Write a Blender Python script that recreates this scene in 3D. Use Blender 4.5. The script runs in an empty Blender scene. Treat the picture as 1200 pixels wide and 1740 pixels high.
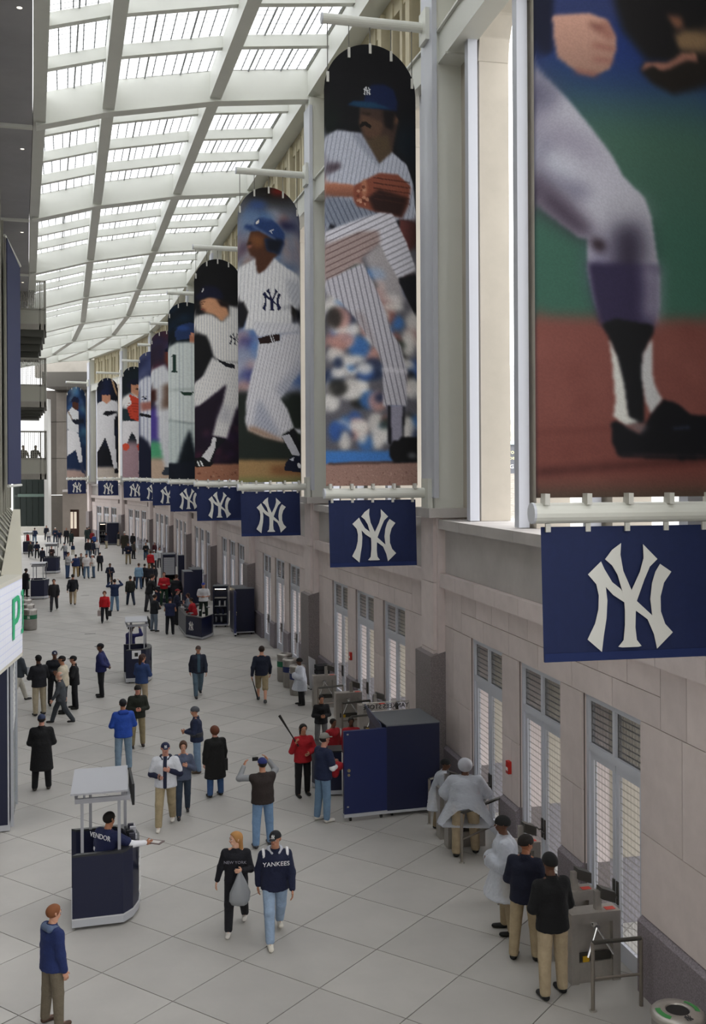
import bpy, bmesh, math, random
import numpy as np
from mathutils import Matrix, Vector
random.seed(7); np.random.seed(7)
C = bpy.context.scene.collection
scene = bpy.context.scene
# ------------------------------------------------------------ camera, sky, exposure
H = 7.5; FPX = 1765.0; YAW = math.radians(15.52); ROLL = math.radians(0.3); CX, CY = 600.0, 804.0
cd = bpy.data.cameras.new('camera'); cam = bpy.data.objects.new('camera', cd); C.objects.link(cam)
cd.sensor_fit = 'VERTICAL'; cd.sensor_height = 24.0; cd.sensor_width = 24.0*1200/1740
cd.lens = FPX/1740*24.0; cd.shift_y = -66.0/1740; cd.clip_end = 3000
cam.matrix_world = Matrix.Translation((0, 0, H)) @ Matrix.Rotation(-YAW, 4, 'Z') @ Matrix.Rotation(math.pi/2, 4, 'X') @ Matrix.Rotation(-ROLL, 4, 'Z')
scene.camera = cam
w = bpy.data.worlds.new('overcast_sky'); scene.world = w; w.use_nodes = True
bg = w.node_tree.nodes['Background']; bg.inputs[0].default_value = (0.975, 0.975, 0.97, 1); bg.inputs[1].default_value = 3.0
scene.view_settings.view_transform = 'Standard'; scene.view_settings.look = 'None'
scene.view_settings.gamma = 1; scene.view_settings.use_curve_mapping = False
scene.view_settings.exposure = 0.28
scene.cycles.max_bounces = 8; scene.cycles.diffuse_bounces = 5; scene.cycles.transparent_max_bounces = 24
scene.cycles.transmission_bounces = 6; scene.cycles.glossy_bounces = 3
scene.cycles.use_denoising = True

SN, CS = math.sin(YAW), math.cos(YAW); SR, CR = math.sin(ROLL), math.cos(ROLL)
def ray(px, py):
    vx, vy = px-CX, py-CY
    return (vx*CR - vy*SR)/FPX, (vx*SR + vy*CR)/FPX
def at(px, py, D):                                  # the point at depth D that the photograph shows at (px, py)
    a, b = ray(px, py); xc = a*D
    return Vector((D*SN + xc*CS, D*CS - xc*SN, H - b*D))
def G(px, py, z=0.0):                               # ground point
    a, b = ray(px, py); return at(px, py, (H-z)/b)
def depth(p): return p[1]*CS + p[0]*SN
# ------------------------------------------------------------ materials
def lin(c):
    if isinstance(c, str): c = [int(c[i:i+2], 16)/255 for i in (0, 2, 4)]
    return tuple((x/12.92 if x <= 0.04045 else ((x+0.055)/1.055)**2.4) for x in c[:3])
MC = {}
def M(c, rough=0.6, metal=0.0, noise=None, bump=0.0, emit=0.0, spec=0.4):
    key = (c, rough, metal, noise, bump, emit)
    if key in MC: return MC[key]
    m = bpy.data.materials.new('m_'+c); m.use_nodes = True; nt = m.node_tree; b = nt.nodes['Principled BSDF']
    l = lin(c); b.inputs['Base Color'].default_value = (*l, 1); b.inputs['Roughness'].default_value = rough
    b.inputs['Metallic'].default_value = metal; b.inputs['Specular IOR Level'].default_value = spec
    if emit:
        b.inputs['Emission Color'].default_value = (*l, 1); b.inputs['Emission Strength'].default_value = emit
    if noise:
        sc, amt = noise
        tc = nt.nodes.new('ShaderNodeTexCoord'); n = nt.nodes.new('ShaderNodeTexNoise'); n.inputs['Scale'].default_value = sc
        n.inputs['Detail'].default_value = 5; n.inputs['Roughness'].default_value = 0.65
        nt.links.new(tc.outputs['Object'], n.inputs['Vector'])
        r = nt.nodes.new('ShaderNodeValToRGB')
        r.color_ramp.elements[0].position = 0.3; r.color_ramp.elements[1].position = 0.7
        r.color_ramp.elements[0].color = (*[x*(1-amt) for x in l], 1); r.color_ramp.elements[1].color = (*[min(1, x*(1+amt)) for x in l], 1)
        nt.links.new(n.outputs['Fac'], r.inputs['Fac']); nt.links.new(r.outputs['Color'], b.inputs['Base Color'])
        if bump:
            bp = nt.nodes.new('ShaderNodeBump'); bp.inputs['Strength'].default_value = bump; bp.inputs['Distance'].default_value = 0.02 if bump < .4 else 0.06
            nt.links.new(n.outputs['Fac'], bp.inputs['Height']); nt.links.new(bp.outputs['Normal'], b.inputs['Normal'])
    MC[key] = m; return m
def world_noise(m, scale, amt):                      # slow stains that run across neighbouring slabs
    nt = m.node_tree; b = nt.nodes['Principled BSDF']
    src = b.inputs['Base Color'].links[0].from_socket
    g = nt.nodes.new('ShaderNodeNewGeometry'); n = nt.nodes.new('ShaderNodeTexNoise'); n.inputs['Scale'].default_value = scale
    n.inputs['Detail'].default_value = 6
    nt.links.new(g.outputs['Position'], n.inputs['Vector'])
    mr = nt.nodes.new('ShaderNodeMapRange'); mr.inputs[1].default_value = 0.3; mr.inputs[2].default_value = 0.7
    mr.inputs[3].default_value = 1-amt; mr.inputs[4].default_value = 1+amt
    nt.links.new(n.outputs['Fac'], mr.inputs[0])
    oi = nt.nodes.new('ShaderNodeObjectInfo'); mr2 = nt.nodes.new('ShaderNodeMapRange'); mr2.inputs[3].default_value = 0.94; mr2.inputs[4].default_value = 1.05
    nt.links.new(oi.outputs['Random'], mr2.inputs[0])
    mul = nt.nodes.new('ShaderNodeMath'); mul.operation = 'MULTIPLY'; nt.links.new(mr.outputs[0], mul.inputs[0]); nt.links.new(mr2.outputs[0], mul.inputs[1])
    v = nt.nodes.new('ShaderNodeVectorMath'); v.operation = 'SCALE'; nt.links.new(src, v.inputs[0]); nt.links.new(mul.outputs[0], v.inputs['Scale'])
    nt.links.new(v.outputs[0], b.inputs['Base Color']); return m
def grid_mat(name, wire, spx, spz, wx, wz, back_alpha=0.0, back=None, axes=(0, 2), transl=0.0, tint=1.0):
    """glass or mesh with a square wire grid; axes are the object axes the grid runs on"""
    m = bpy.data.materials.new(name); m.use_nodes = True; nt = m.node_tree; N = nt.nodes; L = nt.links
    for n in list(N): N.remove(n)
    out = N.new('ShaderNodeOutputMaterial'); tc = N.new('ShaderNodeTexCoord'); sep = N.new('ShaderNodeSeparateXYZ')
    L.new(tc.outputs['Object'], sep.inputs[0])
    def line(ax, sp, wd):
        a = N.new('ShaderNodeMath'); a.operation = 'DIVIDE'; a.inputs[1].default_value = sp; L.new(sep.outputs[ax], a.inputs[0])
        f = N.new('ShaderNodeMath'); f.operation = 'FRACT'; L.new(a.outputs[0], f.inputs[0])
        t = N.new('ShaderNodeMath'); t.operation = 'LESS_THAN'; t.inputs[1].default_value = wd/sp; L.new(f.outputs[0], t.inputs[0]); return t
    mx = N.new('ShaderNodeMath'); mx.operation = 'MAXIMUM'
    L.new(line(axes[0], spx, wx).outputs[0], mx.inputs[0]); L.new(line(axes[1], spz, wz).outputs[0], mx.inputs[1])
    wb = N.new('ShaderNodeBsdfDiffuse'); wb.inputs[0].default_value = (*lin(wire), 1)
    tr = N.new('ShaderNodeBsdfTransparent'); tr.inputs[0].default_value = (tint, tint, tint, 1)
    base = tr
    if back:
        tl = N.new('ShaderNodeBsdfTranslucent' if transl else 'ShaderNodeBsdfDiffuse'); tl.inputs[0].default_value = (*lin(back), 1)
        ms = N.new('ShaderNodeMixShader'); ms.inputs[0].default_value = back_alpha
        L.new(tr.outputs[0], ms.inputs[1]); L.new(tl.outputs[0], ms.inputs[2]); base = ms
    ms2 = N.new('ShaderNodeMixShader'); L.new(mx.outputs[0], ms2.inputs[0]); L.new(base.outputs[0], ms2.inputs[1]); L.new(wb.outputs[0], ms2.inputs[2])
    L.new(ms2.outputs[0], out.inputs[0]); return m
def film_mat(name, col, alpha, rough=0.3):
    m = bpy.data.materials.new(name); m.use_nodes = True; nt = m.node_tree; N = nt.nodes; L = nt.links
    b = N['Principled BSDF']; b.inputs['Base Color'].default_value = (*lin(col), 1); b.inputs['Roughness'].default_value = rough
    tr = N.new('ShaderNodeBsdfTransparent'); ms = N.new('ShaderNodeMixShader')
    lw = N.new('ShaderNodeLayerWeight'); lw.inputs[0].default_value = 0.35
    mr = N.new('ShaderNodeMapRange'); mr.inputs[3].default_value = alpha; mr.inputs[4].default_value = min(1, alpha+0.35); L.new(lw.outputs['Facing'], mr.inputs[0])
    L.new(mr.outputs[0], ms.inputs[0]); L.new(tr.outputs[0], ms.inputs[1]); L.new(b.outputs[0], ms.inputs[2]); L.new(ms.outputs[0], N['Material Output'].inputs[0]); return m
STEEL = M('d8d9d2', 0.45, noise=(0.7, 0.03)); STEEL2 = M('c9ccd6', 0.4)
STONE = world_noise(M('d6cac8', 0.8, noise=(3.0, 0.05), bump=0.1), 0.5, 0.05)
STONEG = world_noise(M('bcb7b5', 0.8, noise=(1.2, 0.07)), 0.8, 0.09)
CREAM = world_noise(M('b4ada2', 0.85, noise=(1.5, 0.05)), 0.5, 0.04)
JOINT = M('6f6561', 0.9)
GRAN = M('857d84', 0.5, noise=(42.0, 0.42)); GRAND = M('7d7576', 0.55, noise=(42.0, 0.4))
SLAB = world_noise(M('aaa7a3', 0.55, noise=(0.9, 0.05), bump=0.03), 0.28, 0.08)
NAVY = M('0f1533', 0.4); NAVYC = M('17244f', 0.75, noise=(9.0, 0.06)); INOX = M('b3aea8', 0.38, 0.7, noise=(5, 0.1)); INOXD = M('5a5854', 0.4, 0.8)
ALU = M('b8bac0', 0.4, 0.4); BLACK = M('121214', 0.5); WHITE = M('e8e8e6', 0.6); GREYR = M('9d9ea4', 0.6)
# ------------------------------------------------------------ mesh building
class MB:
    def __init__(s): s.v = []; s.f = []; s.mi = []; s.cur = 0
    def add(s, vs, fs):
        o = len(s.v); s.v += [tuple(p) for p in vs]; s.f += [tuple(i+o for i in f) for f in fs]; s.mi += [s.cur]*len(fs); return s
    def box(s, x0, x1, y0, y1, z0, z1):
        return s.add([(x0,y0,z0),(x1,y0,z0),(x1,y1,z0),(x0,y1,z0),(x0,y0,z1),(x1,y0,z1),(x1,y1,z1),(x0,y1,z1)],
                     [(0,3,2,1),(4,5,6,7),(0,1,5,4),(1,2,6,5),(2,3,7,6),(3,0,4,7)])
    def hexa(s, p): return s.add(p, [(0,3,2,1),(4,5,6,7),(0,1,5,4),(1,2,6,5),(2,3,7,6),(3,0,4,7)])
    def prism(s, poly, z0, z1):                       # polygon in xy
        n = len(poly); vs = [(x, y, z0) for x, y in poly]+[(x, y, z1) for x, y in poly]
        return s.add(vs, [tuple(range(n))[::-1], tuple(range(n, 2*n))]+[(i, (i+1) % n, n+(i+1) % n, n+i) for i in range(n)])
    def prism_xz(s, poly, y0, y1):
        n = len(poly); vs = [(x, y0, z) for x, z in poly]+[(x, y1, z) for x, z in poly]
        return s.add(vs, [tuple(range(n)), tuple(range(n, 2*n))[::-1]]+[(i, n+i, n+(i+1) % n, (i+1) % n) for i in range(n)])
    def tube(s, a, b, ra, rb=None, n=10, cap=True):
        rb = ra if rb is None else rb; a = Vector(a); b = Vector(b); d = (b-a).normalized()
        u = d.orthogonal().normalized(); w_ = d.cross(u); vs = []
        for p, r in ((a, ra), (b, rb)):
            for i in range(n):
                t = 2*math.pi*i/n; vs.append(p+u*(r*math.cos(t))+w_*(r*math.sin(t)))
        fs = [(i, (i+1) % n, n+(i+1) % n, n+i) for i in range(n)]
        if cap: fs += [tuple(range(n))[::-1], tuple(range(n, 2*n))]
        return s.add(vs, fs)
    def path(s, pts, r, n=8):
        for i in range(len(pts)-1): s.tube(pts[i], pts[i+1], r, n=n)
        return s
    def lathe(s, prof, n=20, cx=0, cy=0):
        vs = [(cx+r*math.cos(2*math.pi*i/n), cy+r*math.sin(2*math.pi*i/n), z) for r, z in prof for i in range(n)]
        fs = [(k*n+i, k*n+(i+1) % n, (k+1)*n+(i+1) % n, (k+1)*n+i) for k in range(len(prof)-1) for i in range(n)]
        return s.add(vs, fs)
    def ell(s, c, r, n=8, m=6, R=None):
        vs = []; fs = []
        for j in range(m+1):
            ph = math.pi*j/m
            for i in range(n):
                t = 2*math.pi*i/n; p = Vector((r[0]*math.sin(ph)*math.cos(t), r[1]*math.sin(ph)*math.sin(t), r[2]*math.cos(ph)))
                if R is not None: p = R @ p
                vs.append(Vector(c)+p)
        for j in range(m):
            for i in range(n): fs.append((j*n+i, (j+1)*n+i, (j+1)*n+(i+1) % n, j*n+(i+1) % n))
        return s.add(vs, fs)
    def mesh(s, name, mats, smooth=False):
        me = bpy.data.meshes.new(name); me.from_pydata(s.v, [], s.f)
        for m in (mats if isinstance(mats, (list, tuple)) else [mats]): me.materials.append(m)
        if any(s.mi): me.polygons.foreach_set('material_index', s.mi)
        if smooth: me.polygons.foreach_set('use_smooth', [True]*len(me.polygons))
        me.update(); return me
    def build(s, name, mats, parent=None, smooth=False): return link(name, s.mesh(name, mats, smooth), parent)
def link(name, me, parent=None, loc=None, rz=None, label=None):
    o = bpy.data.objects.new(name, me); C.objects.link(o)
    if parent is not None: o.parent = parent
    if loc is not None: o.location = loc
    if rz is not None: o.rotation_euler = (0, 0, rz)
    if label: o['label'] = label
    return o
def thing(name, label=None, cat=None, loc=(0, 0, 0), rz=0, group=None, kind=None):
    o = bpy.data.objects.new(name, None); C.objects.link(o); o.location = loc; o.rotation_euler = (0, 0, rz)
    o.empty_display_size = 0.2; return tag(o, label, cat, group, kind)
def tag(o, label=None, cat=None, group=None, kind=None):
    for k, v in (('label', label), ('category', cat), ('group', group), ('kind', kind)):
        if v: o[k] = v
    return o
BOXC = {}
def bx(name, parent, mat, x0, x1, y0, y1, z0, z1, label=None):        # box part sharing its mesh with equal boxes
    key = (round(x1-x0, 3), round(y1-y0, 3), round(z1-z0, 3), mat.name)
    if key not in BOXC:
        BOXC[key] = MB().box(0, x1-x0, 0, y1-y0, 0, z1-z0).mesh(name, mat)
    return link(name, BOXC[key], parent, (x0, y0, z0), label=label)
def text_mesh(txt, size, mat, depth_=0.004, align='CENTER'):
    cu = bpy.data.curves.new('lettering', 'FONT'); cu.body = txt; cu.size = size; cu.extrude = depth_; cu.align_x = align; cu.align_y = 'CENTER'; cu.resolution_u = 3
    o = bpy.data.objects.new('t', cu); me = bpy.data.meshes.new_from_object(o)
    bpy.data.objects.remove(o); bpy.data.curves.remove(cu); me.materials.clear(); me.materials.append(mat); return me
LOGO = [[(683,245),(738,195),(752,250),(758,300),(764,350),(760,420),(748,490),(740,553),(680,502),(712,440),(726,385),(728,330),(718,285)],
        [(738,195),(752,225),(785,278),(820,305),(845,340),(840,362),(790,330),(752,290)],
        [(885,352),(955,415),(975,548),(962,490),(935,430),(883,392)],
        [(990,210),(1038,242),(1006,285),(991,340),(992,400),(1010,450),(1043,485),(975,548),(955,415),(947,350),(955,285),(970,240)],
        [(823,124),(820,170),(832,235),(867,312),(890,352),(835,352),(826,310),(808,250),(785,212),(755,187),(785,150)],
        [(917,130),(978,190),(945,220),(922,270),(890,352),(846,345),(867,312),(903,240),(919,185)],
        [(835,350),(890,350),(884,400),(882,460),(888,510),(908,535),(895,538),(825,538),(810,535),(832,510),(838,450),(838,390)]]
def logo_polys(w_):
    k = w_/363.0; return [[((x-862)*k, (338-y)*k) for x, y in p] for p in LOGO]
def logo_mesh(w_, mat, t=0.006):                      # lies in xz, faces -y
    b = MB()
    for i, p in enumerate(logo_polys(w_)): b.prism_xz(p[::-1], -t-0.0004*i, 0)
    return b.mesh('monogram', mat)
# ------------------------------------------------------------ plan of the hall: right wall points, one per frame
L = 12.8
HEAD = {1: -3.7, 2: 0, 3: 0, 4: 0, 5: 0, 6: 0, 7: 3.0, 8: 9.0, 9: 14.0, 10: 16.0}
W = {2: Vector((8.7, 23.65, 0))}
def hdir(deg): a = math.radians(deg); return Vector((-math.sin(a), math.cos(a), 0))
W[1] = W[2] - hdir(HEAD[1])*L
for n in range(3, 12): W[n] = W[n-1] + hdir(HEAD[n-1])*L
HEAD[0] = -6; HEAD[-1] = -7; W[0] = W[1] - hdir(-6)*L; W[-1] = W[0] - hdir(-7)*L; HEAD[-2] = -7
def brz(n): return math.pi/2 + math.radians(HEAD[n])          # bay n: local x along the wall, local y into the hall
def frz(n): return math.pi/2 + math.radians((HEAD[n]+HEAD[n-1])/2)
def place(root, n, frame=False):
    root.location = W[n]; root.rotation_euler = (0, 0, frz(n) if frame else brz(n)); return root
OPEN = [(2.5, 4.5), (5.4, 7.4), (8.3, 10.3)]
ZH = 3.9
MESHP = grid_mat('wire_mesh_pane', 'a5a39c', 0.11, 0.11, 0.006, 0.006, 0.05, 'a2a2a0', axes=(0, 2))
MESHT = grid_mat('wire_mesh_transom', '7c7c80', 0.1, 0.1, 0.012, 0.012, 0.4, '6a6864', axes=(0, 2))
ROOFP = grid_mat('fritted_roof_glass', '6c7072', 0.34, 0.34, 0.03, 0.03, 0.5, 'f6f8fa', axes=(0, 1), transl=1, tint=.72)
door_no = 0
def make_door():
    root = thing('door_0', kind='structure')
    f = MB()
    for x0, x1, z0, z1 in ((0, .1, 0, ZH), (1.9, 2.0, 0, ZH), (.1, 1.9, ZH-.1, ZH), (.1, 1.9, 2.98, 3.1)): f.box(x0, x1, -.06, .06, z0, z1)
    f.box(.96, 1.04, -.06, .06, 3.1, ZH-.1)
    f.build('door_frame', STEEL2, root)
    for x0, x1 in ((.1, .96), (1.04, 1.9)):
        MB().box(x0, x1, -.01, .01, 3.1, ZH-.1).build('transom_pane', MESHT, root)
    for s, (x0, x1) in enumerate(((.12, .99), (1.01, 1.88))):
        lf = MB()
        for a in ((x0, x0+.1, .02, 2.97), (x1-.1, x1, .02, 2.97), (x0+.1, x1-.1, 2.85, 2.97), (x0+.1, x1-.1, .02, .3)): lf.box(a[0], a[1], -.03, .03, a[2], a[3])
        leaf = lf.build('door_leaf', STEEL2, root)
        MB().box(x0+.1, x1-.1, -.008, .008, .3, 2.85).build('mesh_pane', MESHP, leaf)
        hx = x1-.05 if s == 0 else x0+.05
        h = MB().box(hx-.03, hx+.03, .03, .05, .85, 1.2); h.tube((hx, .05, 1.0), (hx, .1, 1.0), .012); h.tube((hx, .1, 1.0), (hx+(-.12 if s == 0 else .12), .1, 1.0), .012)
        h.build('door_handle', INOXD, leaf)
    return root
def tree_copy(o, parent=None):
    c = o.copy(); C.objects.link(c)
    if parent: c.parent = parent
    for ch in CH.get(o, []): tree_copy(ch, c)
    return c
CH = {}
def index_children():
    CH.clear()
    for o in bpy.data.objects:
        if o.parent: CH.setdefault(o.parent, []).append(o)
door0 = make_door(); index_children()
def doors(n):
    global door_no
    R = Matrix.Translation(W[n]) @ Matrix.Rotation(brz(n), 4, 'Z')
    for x0, x1 in OPEN:
        door_no += 1
        d = door0 if door_no == 1 else tree_copy(door0)
        d.name = 'door_%d' % door_no; d.location = R @ Vector((x0, -.1, 0)); d.rotation_euler = (0, 0, brz(n))
g = 0.012
def tiles(root, name, mat, xs, z0, z1, y0, y1):
    for a, b in zip(xs[:-1], xs[1:]): bx(name, root, mat, a+g/2, b-g/2, y0, y1, z0+g/2, z1-g/2)
def bay(n):
    root = place(thing('wall_right', 'pinkish stone wall bay with three doorways, bay %d from the near end' % n, kind='structure'), n)
    fine = n <= 4
    # solid core behind the joints
    c = MB()
    for x0, x1 in ((0, 2.5), (4.5, 5.4), (7.4, 8.3), (10.3, L)): c.box(x0, x1, -.45, 0, 0, ZH)
    c.box(0, L, -.45, 0, ZH, 6.2); c.build('wall_core', JOINT, root)
    o_ = MB()
    for x0, x1 in ((0, 2.4), (4.6, 5.3), (7.5, 8.2), (10.4, L)): o_.box(x0, x1, -1.7, -.45, 1.1, ZH)
    o_.box(0, L, -1.7, -.45, ZH, 6.1); o_.build('outer_wall', CREAM, root)
    o_ = MB()
    for x0, x1 in ((0, 2.38), (4.62, 5.28), (7.52, 8.18), (10.42, L)): o_.box(x0, x1, -1.72, -.45, 0, 1.1)
    o_.build('outer_granite', M('86838a', 0.6, noise=(30, .3)), root)
    xa = -.6 if n == 1 else .5
    piers = ((xa, 2.5, 4), (4.5, 5.4, 2), (7.4, 8.3, 2), (10.3, L-.5, 4))
    for x0, x1, k in piers:
        w_ = x1-x0
        top = [x0, x0+w_*.62, x1] if k == 4 else [x0, x1]
        low = [x0, x0+w_*.42, x1]
        if not fine: top = low = [x0, x1]
        tiles(root, 'stone_tile', STONE, top, 2.3, ZH, -.02, .03)
        tiles(root, 'stone_tile', STONE, low, 1.1, 2.3, -.02, .03)
        MB().hexa([(x0,-.02,0),(x1,-.02,0),(x1,.09,0),(x0,.09,0),(x0,-.02,1.12),(x1,-.02,1.12),(x1,.09,1.02),(x0,.09,1.02)]).build('granite_base', GRAN, root)
        for xx, s in ((x0, 1), (x1, -1)):                                       # return of the tile into the door reveal
            if .6 < xx < L-.6: bx('reveal_tile', root, STONE, min(xx, xx+.02*s)-.01*s, max(xx, xx+.02*s)-.01*s, -.44, -.02, 1.1, ZH)
            if .6 < xx < L-.6: bx('reveal_granite', root, GRAND, xx-.012, xx+.012, -.44, .0, 0, 1.1)
    # header courses
    hx = [1.9+i*1.5 for i in range(7)]
    if fine:
        tiles(root, 'stone_tile', STONE, ([-.6, -.1] if n == 1 else [])+[.5, 1.2, 1.9], ZH, 4.8, -.02, .03); tiles(root, 'stone_tile', STONE, [10.9, 11.6, L-.5], ZH, 4.8, -.02, .03)
        tiles(root, 'stone_tile', STONE, hx, ZH, 4.36, -.02, .03)
        tiles(root, 'stone_tile', STONE, [1.9+i*1.0 for i in range(10)], 4.36, 4.8, -.02, .03)
        tiles(root, 'band_tile', STONE, [.5+i*(L-1)/9 for i in range(10)], 4.8, 5.13, -.02, .16)
        tiles(root, 'sill_slab', STONEG, [.5+i*(L-1)/7 for i in range(8)], 6.17, 6.40, -1.75, .18)
    else:
        for a in (ZH, 4.36): tiles(root, 'stone_tile', STONE, [.5, 1.9, 10.9, L-.5] if a == ZH else [1.9, 6.4, 10.9], a, 4.36 if a == ZH else 4.8, -.02, .03)
        tiles(root, 'band_tile', STONE, [.5, 6.4, L-.5], 4.8, 5.13, -.02, .16)
        tiles(root, 'sill_slab', STONEG, [.5, 6.4, L-.5], 6.17, 6.40, -1.75, .18)
    bx('recessed_panel', root, STONEG, .5, L-.5, -.02, .0+.01, 5.13, 6.17)
    # arcade: four stone arches, posts in front
    ar = MB(); cs = [3.1, 6.4, 9.7]; r = 1.35; zs = 16.8; y0, y1 = -1.2, -.5
    ed = [0] + [(cs[i]+cs[i+1])/2 for i in range(2)] + [L]
    for i, cx in enumerate(cs):
        a, b = ed[i], ed[i+1]
        ar.box(a, cx-r, y0, y1, 6.4, zs); ar.box(cx+r, b, y0, y1, 6.4, zs)
        K = 10
        for j in range(K):
            t0 = math.pi*j/K; t1 = math.pi*(j+1)/K
            xa, za, xb, zb = cx-r*math.cos(t0), zs+r*math.sin(t0), cx-r*math.cos(t1), zs+r*math.sin(t1)
            ar.hexa([(xa, y0, za), (xb, y0, zb), (xb, y1, zb), (xa, y1, za), (xa, y0, 18.6), (xb, y0, 18.6), (xb, y1, 18.6), (xa, y1, 18.6)])
        ar.box(a, cx-r, y0, y1, zs, 18.6); ar.box(cx+r, b, y0, y1, zs, 18.6)
    ar.build('stone_arcade', CREAM, root)
    for i, cx in enumerate(cs):                                              # voussoir rings standing proud of the arcade face
        v = MB(); K = 8
        for j in range(K):
            t0 = math.pi*j/K+.008; t1 = math.pi*(j+1)/K-.008
            for ra, rb in ((r-.012, r+.28),):
                P = [(cx-q*math.cos(t), yy, zs+q*math.sin(t)) for yy in (y0+.02, y1+.02) for q, t in ((ra, t0), (ra, t1), (rb, t1), (rb, t0))]
                v.hexa([P[0], P[1], P[5], P[4], P[3], P[2], P[6], P[7]])
        v.build('arch_ring', CREAM, root)
    for x in (1.6, 4.75, 7.97, 11.0):
        bx('white_post', root, STEEL2, x-.06, x+.18, -.42, -.2, 6.41, 17.3)
    # clerestory of stone fins above the girder
    fn = MB(); bk = MB()
    ns = 14; st = (L-.8)/ns
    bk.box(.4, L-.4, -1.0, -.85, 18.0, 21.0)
    for i in range(ns+1):
        x = .4+i*st; wd = .2 if i % 3 else .34
        fn.box(x-wd/2, x+wd/2, -.85, -.38 if i % 3 else -.28, 18.0, 20.9)
    fn.box(.3, L-.3, -.85, -.42, 20.5, 21.2)
    fn.box(.3, L-.3, -.85, -.42, 18.0, 18.35)
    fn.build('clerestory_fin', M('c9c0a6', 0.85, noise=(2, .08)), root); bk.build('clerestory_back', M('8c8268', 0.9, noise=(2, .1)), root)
    g_ = MB().box(.3, L-.3, -.45, .05, 17.25, 17.95)
    g_.build('girder', STEEL, root)
    MB().box(.3, L-.3, -.5, .12, 17.95, 18.0).build('girder_flange', STEEL, root)
    for xx in (.3, L-1.1): MB().box(xx, xx+.8, -.49, .09, 17.2, 17.25).build('splice_plate', STEEL, root)
    return root
def frame_unit(n):
    root = place(thing('wall_right', 'stone pilaster and white steel column of frame %d' % n, kind='structure'), n, True)
    if n == 1: root.location = W[1]-hdir(-5)*1.15
    MB().box(-.62, .5, -.45, .22, 0, 6.44).build('pilaster_core', STONE, root)
    for z0, z1 in ((3.3, 4.9), (4.9, 6.44)): bx('pilaster_tile', root, STONE, -.5, .42, .1, .3, z0+.006, z1-.006)
    bx('pilaster_tile', root, STONE, -.5, .42, .1, .3, 0.05, 3.29)
    gb = MB()
    gb.hexa([(-.66,-.02,0),(.56,-.02,0),(.56,.42,0),(-.66,.42,0),(-.66,-.02,3.3),(.56,-.02,3.3),(.56,.42,3.18),(-.66,.42,3.18)])
    gb.build('granite_base', GRAND, root)
    MB().box(-.72, .62, -.9, .46, 6.44, 6.66).build('cap_slab', STONEG, root)
    MB().box(-.45, .32, -.52, .22, 6.66, 20.9).build('steel_column', STEEL, root)
    MB().box(-.5, .37, .14, .2+.06, 6.9, 20.6).build('column_flange', STEEL2, root)
    for z in (7.02, 18.25):
        b = MB().box(-.32, .2, .24, .36, z-.42, z+.34).build('pole_bracket', STEEL, root)
    return root
for n in range(0, 11):
    frame_unit(n)
for n in range(0, 10):
    bay(n); doors(n)
# ------------------------------------------------------------ floor: slabs laid at an angle
A_ = math.radians(-39.3); da = Vector((math.sin(A_), math.cos(A_), 0)); db = Vector((math.cos(A_), -math.sin(A_), 0)); S = 1.49
flo = thing('floor', 'grey concrete slab floor laid on the diagonal', kind='structure')
MB().box(-9, 40, -21, 160, -.3, -.03).build('floor_bed', M('6c6964', 0.9), flo)
slabme = MB(); q = S/2-.008
slabme.add([(-q,-q,-.03),(q,-q,-.03),(q,q,-.03),(-q,q,-.03),(-q,-q,0),(q,-q,0),(q,q,0),(-q,q,0)], [(4,5,6,7),(0,1,5,4),(1,2,6,5),(2,3,7,6),(3,0,4,7)])
sm = slabme.mesh('floor_slab', SLAB); cand = []
a0, b0 = G(173, 1653).dot(da), G(173, 1653).dot(db)
for i in range(-120, 130):
    for j in range(-120, 130):
        p = da*(a0+(i+.5)*S) + db*(b0+(j+.5)*S)
        if 9 < p.y < 150 and -8 < p.x < 10.5 and p.x > -3-.05*p.y: cand.append((p.y, i, j, p.copy()))
cand.sort(key=lambda t: t[0]); rest = MB()
angz = math.atan2(db.y, db.x)
def inview(p):
    D = depth(p); xc = p.x*CS - p.y*SN
    return D > 5 and -620-900/D < xc/D*FPX < 620+1600/D and H/D*FPX < 936+1300/D
k = 0
for y, i, j, p in cand:
    if k < 295 and inview(p): link('floor_slab', sm, flo, p, angz); k += 1
    else:
        for sx, sy in (): pass
        u = db*q; v = da*q; o = len(rest.v)
        rest.v += [tuple(p-u-v), tuple(p+u-v), tuple(p+u+v), tuple(p-u+v)]; rest.f.append((o, o+1, o+2, o+3)); rest.mi.append(0)
tag(rest.build('far_slabs', SLAB, flo), kind='stuff')
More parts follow.
